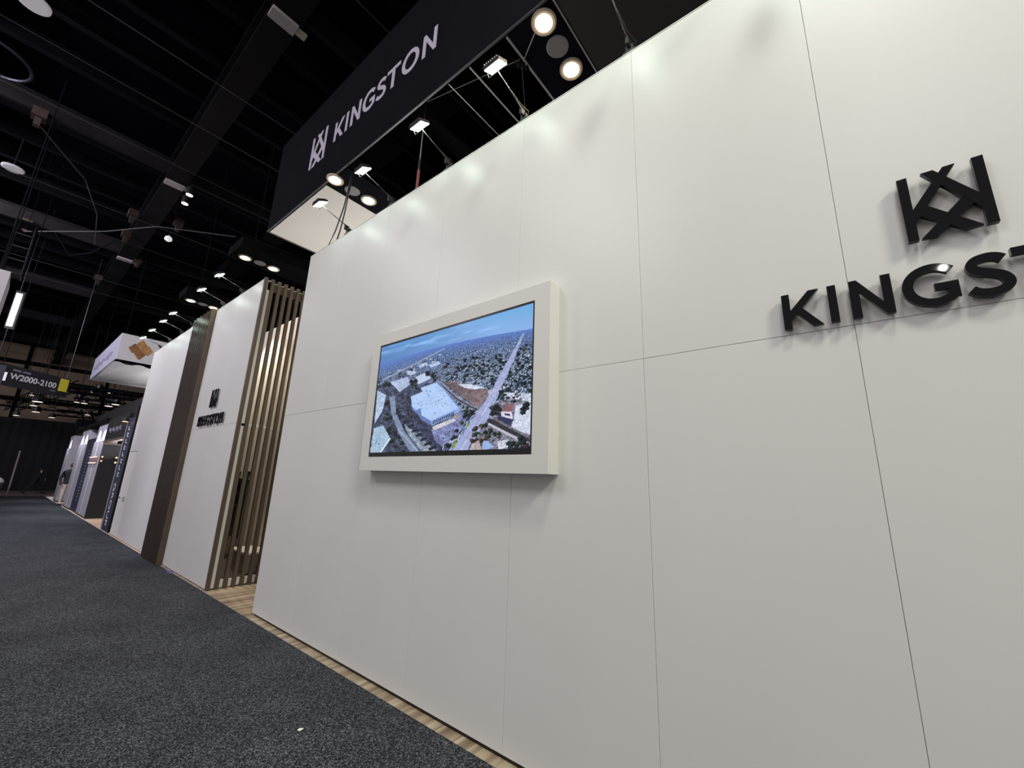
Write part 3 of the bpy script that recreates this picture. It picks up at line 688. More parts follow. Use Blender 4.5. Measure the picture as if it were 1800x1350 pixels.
MB().tube([(-3.592, .15, 5.29), (-3.594, .15, 5.0), (-3.598, .15, 4.84)], .018, 7).build('sleeve', mat('red_sleeve', srgb(122, 62, 56), rough=.7, noise=(30, .3)), sl)

# ------------------------------------------------------------------ hall fixtures overhead
UNLIT = mat('fixture_white', (.42, .39, .39, 1), rough=.6)
for i, (x, lb) in enumerate(((-6.36, 'grey ceiling panel on the beam nearest the viewer'), (-12.85, 'grey ceiling panel on the beam above two spotlights'), (-19.3, 'grey ceiling panel on the beam farthest down the hall'))):
    t = thing('beam_panel', (x, -.8, 8.9), lb, 'panel', 'grey panels under the big roof beam')
    MB().box(x-.11, x+.11, -1.02, -.62, 8.90, 8.955).build('panel_body', UNLIT, t)
    MB().box(x-.05, x+.07, -.615, -.46, 8.91, 8.955).build('junction_box', mat('junction_box', (.45, .42, .33, 1), rough=.5, noise=(40, .3)), t)
for x, y, lb in ((-15.6, -3.5, 'white round disc on the ceiling beside crossing conduits'), (-9.4, -3.42, 'white round disc on the ceiling at the top corner')):
    t = thing('ceiling_disc', (x, y, 9), lb, 'light')
    MB().lathe([(.2, 0), (.2, -.03), (.17, -.05)], (x, y, 8.98), 24).build('disc', mat('disc_white', (.6, .58, .6, 1), rough=.5, emit=((1, .96, 1, 1), .12)), t)
    MB().tube([(x, y, 8.98), (x, y, 9.9)], .015, 6).build('stem', DARK_METAL, t)
ring = MB(); 
v = []
nseg = 40
for i in range(nseg):
    a = 2*math.pi*i/nseg; v.append((-11.9+.55*math.cos(a), -3.95+.55*math.sin(a), 9.3))
ring.tube(v+[v[0]], .03, 6)
tag(ring.build('hanging_ring', mat('ring_steel', (.04, .04, .055, 1), rough=.4, metal=.5)), 'dark metal ring hung under the ceiling at the photo edge', 'ring')
for i, (x, y, z, lb) in enumerate(((-12.43, -.54, 8.6, 'upper small warm spotlight under the grey beam panel'), (-12.96, -.51, 8.6, 'lower small warm spotlight under the grey beam panel'))):
    t = thing('track_spot', (x, y, z), lb, 'light')
    MB().lathe([(.07, 0), (.085, .03), (.085, .2), (.05, .24)], (x, y, z), 16).build('can', DARK_METAL, t)
    MB().lathe([(.075, -.004), (.075, .004)], (x, y, z-.004), 16).build('lens', WARM_DIM, t)
    MB().tube([(x, y, z+.24), (x, y, 8.96)], .012, 6).build('stem', DARK_METAL, t)
t = thing('pendant_lamp', (-17.6, .25, 8.3), 'small white lamp hanging beside the big roof beam', 'light')
MB().lathe([(.02, .14), (.09, .08), (.10, 0), (.04, -.05)], (-15.8, -.28, 8.7), 12).build('shade', mat('lamp_white', (.7, .7, .7, 1), emit=((1, 1, .95, 1), .5)), t)
MB().tube([(-15.8, -.28, 8.84), (-15.8, -.28, 9.9)], .01, 5).build('stem', DARK_METAL, t)

# light tube, truss and tall banner at the photo's edge
t = thing('light_tube', (-16, -2.73, 5.0), 'bright upright light tube hanging at the photo edge', 'light')
for z0, z1 in ((5.33, 5.92), (5.05, 5.30)):
    MB().box(-16.03, -15.97, -2.80, -2.70, z0, z1).build('tube', TUBE, t)
MB().box(-16.08, -16.035, -2.82, -2.66, 4.98, 6.0).build('back_plate', DARK_METAL, t)
MB().tube([(-16.05, -2.75, 6.0), (-16.05, -2.75, 10.5)], .01, 5).build('hanger', STEEL_BLACK, t)
t = thing('tall_banner', (-14, -3.2, 5), 'white edge of a tall hanging banner beside light tube', 'banner')
MB().box(-13.5, -12.2, -3.2, -2.845, 4.25, 5.30).build('banner_face', mat('banner_white', (.62, .58, .60, 1), rough=.8), t)
MB().box(-13.5, -12.2, -3.22, -2.835, 3.6, 4.249).build('banner_foot', mat('banner_violet', srgb(92, 78, 128), rough=.8), t)
for x in (-13.3, -12.4): MB().tube([(x, -3.0, 5.30), (x, -3.0, 9.9)], .01, 5).build('hanger', STEEL_BLACK, t)
t = thing('hanging_truss', (-15, -2.95, 6.2), 'dark ladder truss hanging above the light tube', 'truss')
for x in (-14.9, -15.3):
    MB().tube([(x, -2.78, 6.05), (x, -2.80, 7.4)], .025, 6).build('chord', STEEL_BLACK, t)
    MB().tube([(x, -3.10, 6.05), (x, -3.12, 7.4)], .025, 6).build('chord', STEEL_BLACK, t)
for x in (-14.9, -15.3): MB().tube([(x, -2.95, 7.4), (x, -2.95, 10.5)], .004, 5).build('hanger', STEEL_BLACK, t)
MB().box(-15.34, -14.86, -3.14, -2.78, 7.4, 7.44).build('top_plate', STEEL_BLACK, t)
for k in range(4):
    z = 6.1+.33*k; MB().tube([(-14.9, -2.79, z), (-14.9, -3.11, z)], .02, 5).build('rung', mat('rung_metal', (.03, .03, .034, 1), rough=.7, spec=.1), t)

# ------------------------------------------------------------------ hanging square banner with diamond emblem
bn = thing('hanging_banner', (-19, 1.2, 4.9), 'white square hanging banner with brown diamond emblem', 'banner')
BX, BY0, BY1, BZ0, BZ1, BX2 = -16.95, -.615, 3.6, 4.905, 5.73, -22.2
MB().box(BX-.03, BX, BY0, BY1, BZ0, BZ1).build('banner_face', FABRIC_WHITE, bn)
sd = MB().box(BX2, BX-.031, BY0, BY0+.03, BZ0, BZ1).build('banner_side', mat('shaded_fabric', (.30, .295, .37, 1), rough=.85), bn)  # shade on this side put into a greyer fabric colour than the front
DARKP = mat('dark_print', srgb(96, 94, 112), rough=.8)
sdm = MB()
for k in range(9):
    xx = BX2+.5+.44*k; hh = .05+.10*((k*37) % 5)/5
    sdm.box(xx, xx+.2, BY0-.004, BY0-.001, 5.25-hh, 5.25+hh)
sdm.build('side_print', DARKP, sd)
MB().box(BX2, BX2+.03, BY0+.031, BY1, BZ0, BZ1).build('banner_back', FABRIC_WHITE, bn)
# sagging cloth below the ring
dm = MB(); nx, ny = 14, 46; vs = []
for i in range(nx+1):
    for j in range(ny+1):
        u_, w_ = i/nx, j/ny; xx = BX-.75-(BX-.75-BX2-.04)*u_; yy = BY0+.04+(BY1-BY0-.08)*w_
        sag = .035*math.sin(w_*38+u_*7+2*math.sin(w_*9))*(1-.5*u_)-.03*math.sin(math.pi*u_)
        vs.append((xx, yy, BZ0+.03+sag))
dm.add(vs, [(i*(ny+1)+j, i*(ny+1)+j+1, (i+1)*(ny+1)+j+1, (i+1)*(ny+1)+j) for i in range(nx) for j in range(ny)])
dm.build('sagging_cloth', FABRIC_WHITE, bn, smooth=True)
TILE = [mat('bronze_print_%s' % n_, c_, rough=.45, metal=.3, noise=(7, .35), scale=(1, 3, 1)) for n_, c_ in (('light', srgb(190, 140, 88)), ('dark', srgb(152, 106, 62)))]
for k, poly in enumerate(([(-.240, 5.469), (-.102, 5.650), (.033, 5.480), (-.107, 5.336)], [(-.396, 5.315), (-.261, 5.490), (-.243, 5.463), (-.111, 5.331), (-.250, 5.185), (-.284, 5.164)],
             [(-.103, 5.331), (.036, 5.474), (.064, 5.490), (.199, 5.321), (.087, 5.164), (.040, 5.186)], [(-.246, 5.181), (-.107, 5.326), (.036, 5.182), (-.08, 5.000), (-.123, 5.005)])):
    n_ = len(poly); m = MB()
    m.add([(BX+.006, y, z) for y, z in poly]+[(BX+.0005, y, z) for y, z in poly], [tuple(range(n_)), tuple(range(2*n_-1, n_-1, -1))]+[(i, n_+i, n_+(i+1) % n_, (i+1) % n_) for i in range(n_)])
    m.build('emblem_tile', TILE[k % 2], bn)
for x in (-17.2, -22): 
    for y in (-.5, 3.4): MB().tube([(x, y, BZ1), (x, y, 9.9)], .008, 5).build('hanger', STEEL_BLACK, bn)

# ------------------------------------------------------------------ aisle number sign
sg = thing('aisle_sign', (-21.053, -2.489, 4.5), 'dark hanging aisle sign with white numbers and a yellow block', 'sign')
ang = math.atan2(.7301, -.6833); sg.rotation_euler = (0, 0, ang)
W_ = lambda mb, nm, m: mb.build(nm, m, sg, world=False)
W_(MB().box(-.62, 1.93, 0, .05, -.36, .33), 'sign_board', mat('sign_dark', srgb(34, 34, 40), rough=.7))
W_(MB().box(1.565, 1.88, -.008, -.001, -.165, .295), 'yellow_block', mat('yellow_print', (.90, .80, .06, 1), rough=.6))
def text(parent, body, size, loc, m, name, rot=(math.pi/2, 0, 0), spacing=1.0, bold=.0, align='LEFT'):
    cu = bpy.data.curves.new(name, 'FONT'); cu.body = body; cu.size = size; cu.extrude = .002; cu.offset = bold; cu.space_character = spacing; cu.align_x = align
    tmp = bpy.data.objects.new(name, cu); COL.objects.link(tmp)
    dg = bpy.context.evaluated_depsgraph_get(); dg.update(); me_ = bpy.data.meshes.new_from_object(tmp.evaluated_get(dg))
    bpy.data.objects.remove(tmp); me_.materials.append(m)
    if len(me_.materials) > 1: 
        me_.materials.clear(); me_.materials.append(m)
    o = bpy.data.objects.new(name, me_); COL.objects.link(o); o.parent = parent; o.location = loc; o.rotation_euler = rot
    return o
SIGNW = mat('sign_white', (.85, .85, .87, 1), rough=.6)
num = text(sg, 'W2000-2100', .27, (-.03, -.003, -.105), SIGNW, 'number', spacing=1.02, bold=.006)
num.scale = (1.02, 1, 1)
m = MB()
rr = random.Random(4)
for k in range(13):   # a line of small unreadable characters
    if k == 6: continue
    x = .0+.043*k; m.box(x, x+.034, -.004, -.001, .165, .225-.01*rr.random())
for k in range(5):
    x = 1.30+.04*k; m.box(x, x+.03, -.004, -.001, -.225, -.185)
W_(m, 'small_line', mat('sign_dim', srgb(150, 150, 158), rough=.7))
for x in (-.5, 1.8): W_(MB().tube([(x, .025, .33), (x, .025, 5.3)], .008, 5), 'hanger', DARK_METAL)
sg2 = thing('aisle_sign', (-19.3, -2.88, 4.1), 'second dark hanging aisle sign cut off at the photo edge', 'sign')
MB().box(-19.4, -19.35, -3.4, -2.62, 3.75, 4.55).build('sign_board', MATS['sign_dark'], sg2)
text(sg2, '1', .35, (-.045, .20, .0), SIGNW, 'number', rot=(math.pi/2, 0, math.pi/2), bold=.01)
for y in (-3.3, -2.7): MB().tube([(-19.37, y, 4.55), (-19.37, y, 9.9)], .008, 5).build('hanger', STEEL_BLACK, sg2)

# ------------------------------------------------------------------ booths beyond the door wall
NAVY = mat('navy_print', srgb(30, 33, 58), rough=.45, noise=(1, .06))
nv = thing('banner_column', (-15.9, 0, 0), 'navy banner column with a white upright line of letters', 'banner')
MB().box(-16.36, -15.44, -.05, .4, 0, 3.1).build('column_body', NAVY, nv)
MB().box(-16.40, -16.362, -.06, .4, 0, 3.12).build('edge_post', ALU, nv)
MB().box(-15.438, -15.40, -.052, .4, 0, 3.4).build('edge_post', DARK_METAL, nv)
text(nv, 'GROUP', .34, (-.13, -.058, 1.27), mat('letter_white', (.55, .55, .6, 1), rough=.6), 'letters', rot=(math.pi/2, math.pi/2, 0), spacing=.98, bold=.003)
m = MB(); rr = random.Random(9)
for k in range(8):   # the upper word is unreadable at this size
    z = 2.86-.185*k; m.box(-16.04, -15.82, -.056, -.051, z-.13, z-.10); m.box(-16.04, -15.98, -.056, -.051, z-.13, z) 
    if k % 2: m.box(-16.04, -15.82, -.056, -.051, z-.05, z-.02)
m.build('letters', MATS['letter_white'], nv)
spot_lamp('booth_spot', (-15.75, -.75, 3.75), (-15.75, -.05, 2.7), 55, 50, (.95, .95, 1.0), .04)
spot_lamp('booth_spot.001', (-15.45, -.5, 3.25), (-15.05, -.05, 2.72), 7, 34, (.96, .96, 1.0), .03, .8)
t = thing('booth_spot_lamp', (-15.9, -.3, 3.1), 'small warm lamp on top of the navy banner column', 'light')
MB().lathe([(.04, .12), (.07, .1), (.075, 0)], (-16.05, -.16, 2.98), 12).build('can', DARK_METAL, t); MB().lathe([(.065, -.006), (.065, 0)], (-16.05, -.16, 2.978), 12).build('lens', mat('orange_lamp', (1, .7, .3, 1), emit=((1, .62, .25, 1), 3)), t)
MB().tube([(-16.05, -.16, 3.10), (-16.05, .0, 3.14), (-16.05, .1, 3.10)], .012, 5).build('arm', DARK_METAL, t)
hs = thing('booth_header', (-18.2, 0, 2.5), 'black header board with script lettering over the booth opening', 'header')
MB().box(-19.85, -16.42, -.05, .05, 2.58, 3.28).build('header_board', mat('header_black', srgb(14, 14, 22), rough=.35), hs)
MB().box(-19.85, -16.42, -.07, .06, 2.50, 2.575).build('header_rail', mat('bronze_rail', srgb(120, 104, 92), rough=.35, metal=.5), hs)
MB().box(-16.62, -16.45, -.04, .3, 0, 2.49).build('side_post', mat('grey_post', srgb(92, 84, 84), rough=.5), hs)
m = MB(); rr = random.Random(2); px_ = -19.2
pts = []
for k in range(46): pts.append((-19.3+.048*k, -.056, 2.88+.07*math.sin(k*1.3)+.035*math.sin(k*.53)))
m.tube(pts, .010, 4)
m.build('script_lettering', mat('script_grey', srgb(120, 120, 140), rough=.6), hs)
sh = MB().box(-16.9, -16.65, -.09, -.055, 3.1, 3.16)
pt = thing('booth_partition', (-19.9, .8, 0), 'plain black partition standing across the booth opening', 'partition')
MB().box(-19.84, -19.79, -.045, 2.0, .0, 2.44).build('partition_board', mat('partition_black', srgb(30, 30, 33), rough=.7), pt)
MB().box(-19.86, -19.77, -.05, 2.0, 2.442, 2.48).build('top_rail', MATS['bronze_rail'], pt)
tag(MB().box(-22, -16.4, 2.05, 2.15, 0, 3.2).build('booth_back_wall', mat('booth_black', srgb(22, 22, 24), rough=.8)), 'black wall at the back of the booth opening', 'wall panel')
for i, (y, z, lb) in enumerate(((-.0, 2.02, 'upper small gold bulb on the black partition'), (-.0, 1.88, 'lower small gold bulb on the black partition'))):
    o = MB().lathe([(.008, -.022), (.021, -.012), (.021, .012), (.008, .022)], (-19.76, y, z), 10).build('gold_bulb', GOLD_DOT); tag(o, lb, 'light')
for i, (z, lb) in enumerate(((1.96, 'upper small gold bulb beside the navy column'), (1.82, 'lower small gold bulb beside the navy column'))):
    o = MB().lathe([(.008, -.022), (.021, -.012), (.021, .012), (.008, .022)], (-16.64, -.07, z), 10).build('gold_bulb', GOLD_DOT); tag(o, lb, 'light')
STRIP = mat('strip_light', (1, 1, 1, 1), emit=((.9, .9, 1, 1), .75))
def light_pillar(x0, x1, ztop, label, strip=None, spots=1):
    t = thing('metal_pillar', ((x0+x1)/2, 0, 0), label, 'pillar', 'brushed metal booth pillars')
    if strip:
        MB().box(x0, strip-.03, -.05, .3, .06, ztop).build('pillar_panel', ALU, t); MB().box(strip+.03, x1, -.05, .3, .06, ztop).build('pillar_panel', ALU, t)
        MB().box(strip-.028, strip+.028, -.04, .25, .06, ztop).build('light_strip', STRIP, t)
    else: MB().box(x0, x1, -.05, .3, .06, ztop).build('pillar_panel', ALU, t)
    MB().box(x0+.02, x1-.02, -.04, .28, .0, .058).build('pillar_foot', DARK_METAL, t)
    MB().box(x0, x1, -.02, .3, ztop+.002, ztop+.62).build('upper_panel', mat('upper_grey', srgb(190, 188, 200), rough=.5), t)
    for k in range(spots):
        x = x0+(x1-x0)*(k+.5)/spots
        spot_lamp('pillar_spot', (x+.1, -.42, ztop+.72), (x, -.05, ztop-.7), 110, 80, (.92, .92, 1.0), .03)
    return t
light_pillar(-22.0, -19.87, 2.58, 'metal pillar with a light strip beside the black partition', -21.0, 2)
light_pillar(-26.4, -24.2, 2.58, 'metal pillar with a light strip next to the standing person', -25.2, 2)
light_pillar(-30.7, -29.4, 2.52, 'narrow metal pillar farthest down the aisle', None, 1)
nb = thing('narrow_banner', (-23.1, 0, 0), 'narrow dark navy banner between the two metal pillars', 'banner')
MB().box(-24.1, -22.05, -.02, .05, .0, 2.75).build('banner_cloth', NAVY, nb)
m = MB(); rr = random.Random(5)
for k in range(17):
    z = 2.3-.115*k; m.box(-23.05, -22.9+.12*rr.random(), -.026, -.021, z-.05, z)
m.build('letters', mat('letter_grey', srgb(120, 122, 140), rough=.6), nb)
st = thing('lit_shelf_sign', (-21, -.1, 1.9), 'small glowing pink sign on the metal pillar', 'sign')
MB().box(-21.9, -20.2, -.075, -.052, 1.80, 2.02).build('sign_plate', mat('pink_glow', srgb(160, 110, 100), rough=.5), st)
for z in (1.80, 2.00): MB().box(-21.9, -20.2, -.085, -.076, z, z+.025).build('glow_line', mat('glow_line', (1, .8, .7, 1), emit=((1, .75, .62, 1), .9)), st)
m = MB(); rr = random.Random(8)
for k in range(9): m.box(-21.7+.15*k, -21.6+.15*k, -.080, -.0755, 1.87, 1.95)
m.build('small_letters', DARKP, st)
up_ = MB().box(-30.5, -20, .35, .45, 0, 3.3); tag(up_.build('booth_black_wall', MATS['booth_black']), 'long black booth wall behind the metal pillars', 'wall panel')
rf = thing('booth_roof', (-24, .5, 3.3), 'dark booth roof fascia running above the metal pillars', 'roof')
MB().box(-28.3, -20.0, -.10, .34, 3.22, 3.36).build('roof_edge', STEEL_BLACK, rf)
MB().box(-35, -16.4, .5, .6, 3.3, 4.1).build('upper_fascia', mat('fascia_grey', srgb(14, 14, 15), rough=.7), rf)
# ceiling lamps and truss of the far hall
far = [(-1.121, 5.182, 1.7), (-1.513, 4.63, 1.6), (-1.598, 4.421, 1.2), (-1.468, 4.138, 1.3), (-.91, 3.942, 1.1), (.999, 5.035, 1.8), (1.194, 4.945, 1.4), (.954, 4.813, 1.4), (.411, 5.599, 1.4), (.04, 4.811, 1.2),
       (.504, 5.01, 1.4), (-.227, 4.824, 1.1), (-.18, 5.029, 1.1), (-2.036, 3.889, .9), (.85, 5.5, .6), (.264, 4.25, .9), (1.5, 4.8, .8), (1.35, 4.65, .9), (-1.75, 4.9, .7), (.2, 5.4, .6)]
c0 = Vector((0, -2.354, 1.682))
where = ['topmost', 'second', 'third', 'fourth', 'fifth', 'brightest', 'twin', 'lower', 'high', 'middle', 'inner', 'faint', 'small', 'edge', 'tiny', 'low', 'outer', 'outlying', 'upper', 'dim']
near = ['under the aisle sign', 'on the sloped truss below aisle sign', 'on the sloped truss farther down', 'near the foot of the sloped truss', 'just above the black drape', 'below the white square banner', 'beside the brightest lamp', 'beneath the brightest lamp',
        'above the others by the banner', 'in the middle of the cluster', 'between truss bars below the banner', 'left of the cluster centre', 'over the cluster centre', 'above the drape at the photo edge', 'near the banner corner', 'above the metal pillars', 'next to the door wall edge', 'close to the door wall edge', 'above the sloped truss', 'between the aisle sign and banner']
fp = None
for i, (y, z, s) in enumerate(far):
    k = 1.0+.035*((i*7) % 6)
    p = c0+(Vector((-30, y, z))-c0)*k
    lb = '%s small warm hall lamp %s' % (where[i], near[i].replace('left of', 'beside'))
    if fp is None:
        fp = thing('hall_downlight', (0, 0, 0), lb, 'light', 'small far hall lamps')
        MB().lathe([(.13, 0), (.15, .05), (.15, .3), (.06, .36)], n=14).build('can', DARK_METAL, fp, world=False)
        MB().lathe([(.125, -.012), (.125, -.002)], n=14).build('lens', WARM_DIM, fp, world=False)
        fp.location = p; t = fp
    else: t = copy_tree(fp, p, lb)
    t.scale = (s*.9, s*.9, s*.6)
stem0 = None
for t in [o for o in scene.objects if o.name.startswith('hall_downlight')]:
    for c in [c for c in t.children if c.name.startswith('stem')]: bpy.data.objects.remove(c)
    zs = t.scale.z; m = MB().tube([(0, 0, .35), (0, 0, (10.5-t.location.z)/zs)], .012, 4); m.build('stem', DARK_METAL, t, world=False)
def truss(name, p0, p1, w, hgt, label, n):
    t = thing(name, p0, label, 'truss')
    a, b_ = Vector(p0), Vector(p1); d = (b_-a).normalized(); s_ = d.cross(Vector((0, 0, 1))).normalized()*w/2; u_ = Vector((0, 0, hgt/2))
    for q in (s_+u_, s_-u_, -s_+u_, -s_-u_): MB().tube([a+q, b_+q], .03, 5).build('chord', STEEL_BLACK, t)
    m = MB()
    for k in range(n):
        c1, c2 = a+(b_-a)*(k/n), a+(b_-a)*((k+1)/n)
        m.tube([c1+s_-u_, c2+s_+u_], .018, 4); m.tube([c1-s_+u_, c2-s_-u_], .018, 4)
    m.build('web', STEEL_BLACK, t)['kind'] = 'stuff'; return t
truss('roof_truss', (-36, -9, 5.0), (-36, 10, 5.0), .4, .4, 'nearest dark truss across the far hall', 24)
truss('roof_truss', (-33, -3.2, 5.9), (-33, 10, 5.9), .4, .4, 'highest dark truss across the far hall', 20)
truss('roof_truss', (-30, -.6, 5.45), (-30, 9, 5.45), .5, .35, 'short dark truss behind the white square banner', 14)
truss('roof_truss', (-28, -.5, 4.95), (-28, 9, 4.95), .4, .3, 'lowest dark truss behind the white square banner', 14)
truss('roof_truss', (-26, -.9, 5.1), (-41, -2.2, 5.2), .5, .5, 'sloped dark truss running away below the aisle sign', 18)
truss('roof_truss', (-39, -1.0, 5.6), (-39, 10, 5.6), .5, .3, 'farthest dark truss before the beige wall', 18)
truss('roof_truss', (-34, -.6, 4.55), (-34, 8, 4.55), .4, .3, 'low dark truss just above the booth roof', 14)
t = thing('speaker_cluster', (-29, .6, 3.9), 'dark equipment frame with slanted struts over the booth roof', 'frame')
MB().box(-29.6, -28.6, -.1, 1.6, 3.62, 3.9).build('frame_body', STEEL_BLACK, t)
for y in (.1, .45, .9): MB().tube([(-29, y-.18, 4.4), (-29, y, 3.9)], .04, 5).build('strut', STEEL_BLACK, t)
stick = thing('slim_pole', (-34, -1.45, 0), 'slim grey pole standing before the black drape', 'pole')
MB().tube([(-34, -1.46, .02), (-34, -1.47, 2.36)], .035, 8).build('shaft', mat('pole_grey', srgb(140, 132, 126), rough=.6), stick); MB().lathe([(.16, 0), (.16, .02), (.05, .03)], (-34, -1.46, 0), 14).build('foot', DARK_METAL, stick)
t = thing('waste_bin', (-33, -1.85, 0), 'grey bin with a white rounded lid at the photo edge', 'bin')
MB().lathe([(.17, 0), (.22, .72), (.22, .74)], (-33, -1.93, 0), 16).build('bin_body', mat('bin_grey', srgb(78, 80, 78), rough=.6), t, smooth=True)
MB().lathe([(.23, .745), (.23, .82), (.17, .93), (.08, 1.0), (.01, 1.02)], (-33, -1.93, 0), 16).build('bin_lid', WHITE_MATT, t, smooth=True)

# ------------------------------------------------------------------ people
def person(loc, rz, sc, label, J, mats_of, hair):
    """J: joints (name -> (x, y, z, radius)); faces +x in its own frame"""
    t = thing('person', loc, label, 'person'); t.rotation_euler = (0, 0, rz); t.scale = (sc, sc, sc)
    order = list(J); vs = [J[k][:3] for k in order]; ix = {k: i for i, k in enumerate(order)}
    E_ = [('pelvis', 'belly'), ('belly', 'chest'), ('chest', 'neck'), ('neck', 'head'), ('head', 'crown')]
    for s in 'ab':
        E_ += [('chest', 'sh'+s), ('sh'+s, 'el'+s), ('el'+s, 'wr'+s), ('wr'+s, 'hand'+s), ('pelvis', 'hip'+s), ('hip'+s, 'kn'+s), ('kn'+s, 'an'+s), ('an'+s, 'toe'+s)]
    me_ = bpy.data.meshes.new('body'); me_.from_pydata(vs, [(ix[a], ix[b_]) for a, b_ in E_], [])
    o = bpy.data.objects.new('body_tmp', me_); COL.objects.link(o)
    sk = o.modifiers.new('skin', 'SKIN'); sub = o.modifiers.new('sub', 'SUBSURF'); sub.levels = 2; sub.render_levels = 2
    for i, k in enumerate(order):
        r_ = J[k][3]; dv = me_.skin_vertices[0].data[i]; dv.radius = (r_, r_) if not isinstance(r_, tuple) else r_
        dv.use_root = (k == 'pelvis')
    dg = bpy.context.evaluated_depsgraph_get(); dg.update()
    nm = bpy.data.meshes.new_from_object(o.evaluated_get(dg)); bpy.data.objects.remove(o)
    nm.materials.clear()
    for m in mats_of[0]: nm.materials.append(m)
    for p in nm.polygons: p.material_index = mats_of[1](p.center); p.use_smooth = True
    bo = bpy.data.objects.new('body', nm); COL.objects.link(bo); bo.parent = t
    hx, hy, hz, _ = J['head']
    m = MB(); m.lathe([(.02, .115), (.075, .10), (.106, .05), (.112, 0), (.10, -.045)], (hx-.018, hy, hz+.055), 14); m.build('hair', hair, t, smooth=True, world=False)
    m = MB(); m.tube([(hx+.09, hy, hz+.02), (hx+.125, hy, hz-.02), (hx+.10, hy, hz-.03)], [.012, .018, .012], 6); m.build('nose', mats_of[0][-1], t, smooth=True, world=False)
    for s in (-1, 1):
        MB().lathe([(.004, -.008), (.011, 0), (.004, .008)], (hx+.092, hy+s*.033, hz+.03), 8).build('eye', CABLE, t, world=False)
        MB().lathe([(.008, -.03), (.02, 0), (.008, .03)], (hx-.005, hy+s*.098, hz+.01), 8).build('ear', mats_of[0][-1], t, world=False)
    for s in 'ab':
        wx, wy, wz, _ = J['hand'+s]; ex, ey, ez, _ = J['wr'+s]; d = (Vector((wx, wy, wz))-Vector((ex, ey, ez))).normalized()
        side = d.cross(Vector((0, 1, 0))).normalized()
        m = MB()
        for q, L in ((-.028, .07), (-.010, .082), (.010, .078), (.028, .062)):
            b0 = Vector((wx, wy, wz))+side*q; m.tube([b0, b0+d*L*.6+Vector((.006, 0, 0)), b0+d*L+Vector((.02, 0, 0))], [.0095, .0085, .006], 5)
        b0 = Vector((wx, wy, wz))+side*.03-d*.03; m.tube([b0, b0+d*.04+side*.025, b0+d*.075+side*.028], [.011, .010, .007], 5)
        m.build('hand_fingers', mats_of[0][-1], t, smooth=True, world=False)
        ax_, ay_, az_, _ = J['an'+s]; tx_, ty_, tz_, _ = J['toe'+s]
        MB().tube([(ax_-.05, ay_, az_-.035), (ax_+.02, ay_, az_-.03), (tx_-.02, ty_, tz_), (tx_+.05, ty_, tz_-.004)], [.045, .05, .042, .026], 8).build('shoe', CABLE, t, smooth=True, world=False)
    return t
SUIT = mat('black_suit', (.008, .008, .009, 1), rough=.8); SKIN = mat('skin', srgb(150, 112, 96), rough=.55); SHIRT = mat('white_shirt', (.7, .7, .7, 1), rough=.7)
HAIRD = mat('dark_hair', (.012, .010, .009, 1), rough=.6); HAIRB = mat('brown_hair', srgb(70, 44, 36), rough=.6)
JACKET = mat('black_jacket', (.009, .009, .010, 1), rough=.8); TROUS = mat('beige_trousers', srgb(186, 172, 160), rough=.8)
walk = dict(pelvis=(0, 0, .93, .125), belly=(.02, 0, 1.08, .13), chest=(.06, 0, 1.32, (.16, .12)), neck=(.11, 0, 1.50, .055), head=(.15, 0, 1.62, (.095, .088)), crown=(.16, 0, 1.72, .07),
            sha=(.06, .19, 1.40, .065), ela=(-.12, .24, 1.15, .05), wra=(-.08, .23, .92, .036), handa=(-.06, .22, .85, .034), shb=(.06, -.19, 1.40, .065), elb=(.14, -.24, 1.14, .05), wrb=(.32, -.21, 1.0, .036), handb=(.38, -.2, .97, .034),
            hipa=(.02, .09, .86, .10), kna=(.30, .09, .50, .07), ana=(.40, .09, .10, .045), toea=(.56, .10, .05, .034), hipb=(-.03, -.09, .86, .10), knb=(-.22, -.09, .50, .07), anb=(-.52, -.09, .14, .045), toeb=(-.38, -.10, .045, .034))
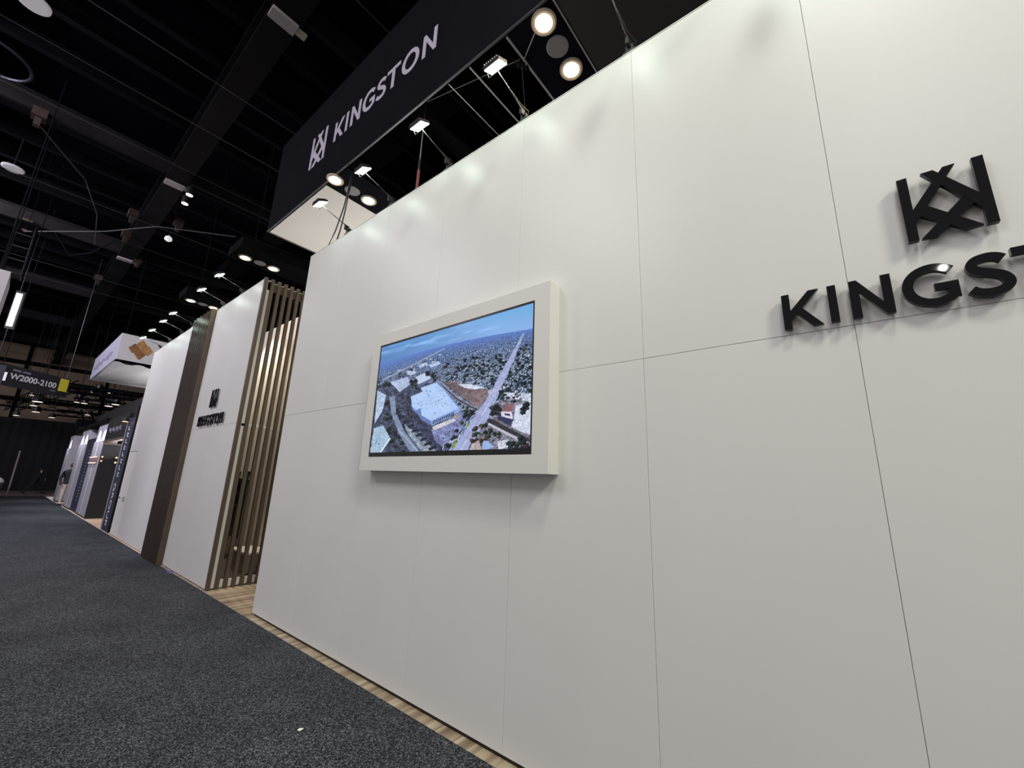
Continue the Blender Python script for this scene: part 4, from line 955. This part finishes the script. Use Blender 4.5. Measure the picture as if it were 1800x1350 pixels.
def suit_mat(c):
    if c.z > 1.53: return 2
    if c.z > 1.42 and c.x > .10 and abs(c.y) < .09: return 1
    return 0
person((-37.7, -.42, 0), math.radians(90), .845, 'person in a black suit and white collar striding past the drape', walk, ([SUIT, SHIRT, SKIN], suit_mat), HAIRD)
stand = dict(pelvis=(0, 0, .95, .13), belly=(0, 0, 1.10, .14), chest=(.01, 0, 1.34, (.17, .125)), neck=(.03, 0, 1.52, .055), head=(.06, 0, 1.64, (.095, .088)), crown=(.06, 0, 1.74, .07),
             sha=(0, .20, 1.42, .07), ela=(-.06, .27, 1.14, .055), wra=(.08, .28, .92, .038), handa=(.10, .27, .85, .034), shb=(0, -.20, 1.42, .07), elb=(-.06, -.27, 1.14, .055), wrb=(.08, -.28, .92, .038), handb=(.10, -.27, .85, .034),
             hipa=(0, .10, .87, .105), kna=(.02, .11, .49, .075), ana=(0, .11, .10, .05), toea=(.16, .12, .05, .036), hipb=(0, -.10, .87, .105), knb=(.02, -.11, .49, .075), anb=(0, -.11, .10, .05), toeb=(.16, -.12, .05, .036))
person((-26.75, -.02, 0), math.radians(20), 1.0, 'person in black jacket and beige trousers standing by metal pillar', stand, ([JACKET, TROUS, SKIN], lambda c: 2 if c.z > 1.54 else (0 if c.z > .90 or abs(c.y) > .235 else 1)), HAIRB)

# ------------------------------------------------------------------ small things on the carpet
pc = MB(); pc.add([(-3.105, -.693, .001), (-3.075, -.690, .002), (-3.068, -.668, .012), (-3.100, -.671, .004), (-3.105, -.693, .004), (-3.075, -.690, .005), (-3.068, -.668, .015), (-3.100, -.671, .007)],
       [(0, 3, 2, 1), (4, 5, 6, 7), (0, 1, 5, 4), (1, 2, 6, 5), (2, 3, 7, 6), (3, 0, 4, 7)])
tag(pc.build('paper_scrap', mat('paper', (.85, .85, .85, 1), rough=.8)), 'tiny white paper scrap lying on the dark carpet', 'scrap')
tg = MB().box(-9.32, -8.98, -.105, -.062, .0005, .002)
tag(tg.build('blue_tape', mat('blue_tape', srgb(86, 84, 168), rough=.5, noise=(30, .2))), 'strip of blue tape on the carpet edge by middle wall', 'tape')
